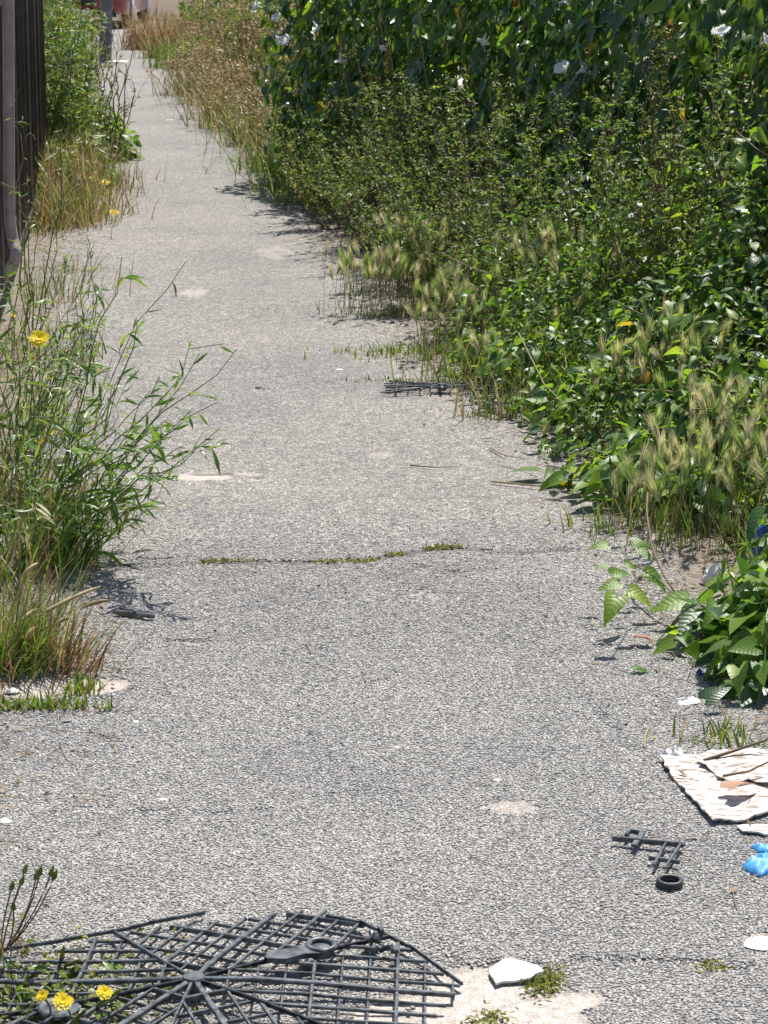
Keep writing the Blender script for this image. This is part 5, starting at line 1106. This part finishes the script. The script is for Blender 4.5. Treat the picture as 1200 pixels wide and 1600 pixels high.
# tall green weeds before the fence end
TW = [(120, 250, 1.0, 14.3, 'tall green weed nearest the end of the fence'), (98, 240, 1.25, 15.2, 'tall dense green weed just beyond the fence'), (112, 215, 1.1, 16.4, 'tall green weed third beyond the fence'), (88, 190, 1.3, 17.6, 'tall feathery weed in the left verge halfway to the lamp post'), (112, 170, 1.05, 19, 'tall grey green weed on the left verge before the lamp post'), (100, 150, 1.15, 20.6, 'tall thin weed left of the far path'), (118, 140, .8, 22, 'thin straw green weed left of the far path, near the post'), (95, 120, 1.1, 24.2, 'last tall weed left of the lamp post'), (85, 265, 1.2, 13.9, 'green weed in front of the far fence bars'), (75, 170, 1.4, 18.2, 'dark green weed standing back from the left verge')]
for i, (px, py, h, yy, lb) in enumerate(TW):
    b = D(px, py, yy); x, y = b[0], yy
    rng = np.random.default_rng(780 + i); n = 26; a = rng.uniform(0, 6.28, n); rr = .30 * np.sqrt(rng.random(n)); t = np.column_stack([rr * np.cos(a) - .05, rr * np.sin(a), h * rng.uniform(.45, 1.05, n)])
    stalky('tall_weed', lb, 'weed', (x, y, 0), t, 790 + i, LANCES, 44 if i in (0, 1, 2, 8) else 26, (.035, .095), (('bright_grass', 4), ('grass', 4), ('straw_green', 3), ('nettle', 2)) if i < 3 or i > 7 else (('grass', 3), ('straw_green', 5), ('bright_grass', 1)), 0, 5, .2, 9, 'stem_green', .0036, .08, .08, .55, .05, 'tall weeds on the left verge')
# bare branched seed stems that stand out against the path
for i, (px, py, yy, tips, lb) in enumerate([(165, 205, 14.5, [(208, 75), (182, 80), (196, 100), (212, 140), (175, 100)], 'bare branching seed stem standing out against the far path'), (150, 190, 16, [(172, 95), (160, 70), (150, 90), (186, 110)], 'thin bare seed stem in front of the lamp post foot'), (150, 130, 22, [(178, 10), (186, 20), (150, 10), (160, 40)], 'pale dry stems in front of the lamp post')]):
    b = G(px, py); b[1] = yy; b[0] = D(px, py, yy)[0]; b[2] = 0; stalky('bare_weed', lb, 'weed', b, tips_px([(x, y, yy - .1) for x, y in tips], b), 810 + i, SMALLS, 4, (.03, .05), (('orache', 3), ('straw_green', 2)), 0, 7, .18, 3, 'stem_brown' if i < 2 else 'straw', .006, .05, .03, .5, .3)
def fence_vine(): # thin wild stems climbing in front of the fence
    b = np.array([D(40, 440, 8.4)[0], 8.4, 0]); stalky('climbing_weed', 'thin pale stems with sparse leaves climbing in front of the fence bars', 'weed', b, tips_px([(40, 160, 8.5), (52, 230, 8.4), (30, 140, 8.6), (62, 330, 8.3), (100, 300, 8.3), (120, 40, 8.6), (45, 320, 8.3)], b), 820, LANCES, 7, (.02, .05), (('rocket', 2), ('straw_green', 2)), 30, 3, .10, 3, 'straw_green', .0028, .05, .05, .7, .1)
fence_vine()
for i, (x, y, rx, ry, h, lb) in enumerate([(-2.5, 10.5, .5, 1.0, 1.5, 'dark shrub behind the fence bars, nearest'), (-2.9, 13, .6, 1.2, 1.7, 'dark shrub behind the far end of the fence'), (-3.6, 16.2, .6, 1.2, 1.6, 'green shrub beyond the fence'), (-4.4, 19.5, .7, 1.5, 1.5, 'green shrub standing back beyond the fence'), (-5.2, 25, .8, 2, 1.3, 'green shrub left of the lamp post before the road')]):
    dome('shrub', lb, 'shrub', (x, y, 0), rx, ry, h, 1500, OVALS, (('nettle', 5), ('bind_dark', 3)), (.06, .11), 0, 830 + i, .5, 'shrubs behind the fence', 20, .45)

# ------------------------------------------------------------------ weeds in and beside the black grid, bottom left
def grid_weed():
    b = G(110, 1575); r = root('hawkbit', 'weed with yellow flowers growing up through the black grid', 'wildflower', tuple(b)); rng = np.random.default_rng(6); n = 150
    pos = np.column_stack([rng.normal(-.02, .085, n), rng.normal(.02, .06, n), rng.uniform(.000, .017, n)]); nrm = rng.normal(0, .45, (n, 3)) + [0, 0, 1]; d = rng.normal(0, 1, (n, 3)) * [1, 1, .4] + [0, 0, .25]
    put_leaves(r, rng, pos, nrm, d, rng.uniform(.010, .026, n), OVALS, (('nettle', 2), ('bright_grass', 3), ('moss', 2)), 60, pos[:, 2])
    for px, py, s, fx in [(66, 1556, .013, -.4), (98, 1565, .018, .2), (163, 1551, .015, .2)]: w = G(px, py, .055); flower_at(r, COMPOSITE, 'petal_yellow', w, s * .8, (fx, -.45, .7), 'flower', w + [.005, .03, -.055], srad=.0016)
    for (x0, y0, z0, x1, y1, z1) in [(150, 1572, .02, 190, 1546, .06), (110, 1600, .03, 135, 1578, .06), (95, 1500, .0, 100, 1478, .05), (100, 1510, .0, 125, 1500, .04)]:
        p, q = G(x0, y0, z0) - b, G(x1, y1, z1) - b; mb = MB(); tubes(mb, np.linspace(p, q, 6)[None], (np.array([.6, 1, 1, 1, .9, .4]) * .0032)[None], .9, 6); mb.obj('shoot', M['moss'], r)
    mb = MB(); pos = np.column_stack([rng.normal(-.06, .13, 700), rng.normal(.03, .09, 700), rng.uniform(0, .02, 700)]); scatter(mb, SMALLS[0], frames(rng.normal(0, .5, (700, 3)) + [0, 0, 1], rng.normal(0, 1, (700, 3))), pos, rng.uniform(.008, .02, 700), rng.random(700)); mb.obj('low_leaves', M['moss'], r, 'stuff')
grid_weed()
def dry_plant():
    b = G(2, 1492); r = root('dry_weed', 'dry weed with closed brown seed buds at the lower left frame edge', 'weed', tuple(b)); ends = [(18, 1388, .15), (33, 1380, .16), (38, 1362, .17), (56, 1372, .16), (62, 1366, .16), (79, 1366, .15), (84, 1372, .145), (21, 1420, .11)]
    for i, (px, py, z) in enumerate(ends):
        p = G(px, py, z) - b; s = np.array([0, 0, 0.]); m = p * .5 + [(.012 if i > 2 else -.01), 0, -.012]
        mb = MB(); tubes(mb, quad_curves(s[None], m[None], p[None], 9), np.full((1, 9), .0012), .4, 5); mb.obj('stalk', M['stem_brown'], r)
        t = np.linspace(0, 1, 7)[:, None]; d = norm(p - m); c = p - d * .004 + d * .022 * t; mb = MB(); tubes(mb, c[None], (np.array([.3, .9, 1, .85, .6, .4, .15]) * .0042)[None], .3, 7); mb.obj('seed_bud', M['orache'], r)
    tuft(None, None, 60, (.04, .12), .0035, (.018, .02), (('straw', 1),), 861, (.2, .7), r=r)
dry_plant()
# moss in the cracks
for i, (pts, n, w, lb) in enumerate([([(312, 878), (335, 877), (358, 876), (392, 876)], 170, .005, 'left moss line in the crack across the path'), ([(495, 877), (525, 877), (565, 879), (590, 874)], 200, .006, 'middle moss line in the crack across the path'), ([(608, 868), (628, 864)], 60, .006, 'short moss tuft in the crack, right of the middle moss line'), ([(662, 858), (690, 856), (720, 854)], 200, .006, 'right moss strip in the crack across the path'),
                                  ([(835, 1545), (858, 1532), (868, 1522)], 260, .014, 'moss patch at the right end of the white slab'), ([(1095, 1511), (1128, 1509)], 70, .008, 'small moss tuft alone on the lower right asphalt'), ([(745, 1596), (780, 1590)], 110, .012, 'moss patch at the bottom edge of the frame'), ([(560, 1200), (562, 1200)], 0, .01, '')]):
    if n == 0: continue
    rng = np.random.default_rng(870 + i); g = np.array([G(*q)[:2] for q in pts]); t = rng.uniform(0, len(g) - 1, n); p = np.stack([np.interp(t, np.arange(len(g)), g[:, k]) for k in range(2)], 1) + rng.normal(0, w, (n, 2)) * [1, 1.2]; c = p.mean(0); mb = MB(); z = path_z(p)
    scatter(mb, SMALLS[0], frames(rng.normal(0, .6, (n, 3)) + [0, 0, 1], rng.normal(0, 1, (n, 3)) + [0, 0, .5]), np.column_stack([p - c, z + rng.uniform(0, .004, n)]), rng.uniform(.006, .014, n), rng.random(n)); o = mb.obj('moss', M['moss'], loc=(c[0], c[1], 0)); tag(o, lb, 'moss')
# dead leaves, bits of straw and grit along both edges
def litter(name, side, n, seed, y0, y1, off):
    rng = np.random.default_rng(seed); y = rng.uniform(y0, y1, n); x = (PR(y) if side > 0 else PL(y)) + side * rng.normal(off, .13, n); p = np.column_stack([x, y]); z = np.maximum(path_z(p), -.02) + rng.uniform(.002, .008, n); mb = MB()
    k = rng.integers(3, size=n)
    scatter(mb, SMALLS[2], frames(rng.normal(0, .25, (n, 3)) + [0, 0, 1], rng.normal(0, 1, (n, 3)) * [1, 1, .1])[k < 2], np.column_stack([p, z])[k < 2], rng.uniform(.006, .026, (k < 2).sum()), rng.random((k < 2).sum()), 0)
    s = k == 2; m = s.sum(); a = rng.uniform(0, 6.28, m); c = np.column_stack([p, z])[s]; L = rng.uniform(.02, .09, m); dv = np.column_stack([np.cos(a), np.sin(a), 0 * a]) * L[:, None] / 2; tubes(mb, np.stack([c - dv, c + [0, 0, .003], c + dv], 1), np.full((m, 3), .0009), rng.random(m), 3, 1)
    o = mb.obj(name, [M['dead_leaf'], M['straw']]); o['kind'] = 'stuff'; o['label'] = 'dead leaf bits and straw along the %s path edge' % ('right' if side > 0 else 'left'); o['category'] = 'leaf litter'
litter('leaf_litter', 1, 4200, 880, 3.2, 12, .02); litter('leaf_litter', -1, 3200, 881, 3.4, 14, -.02)
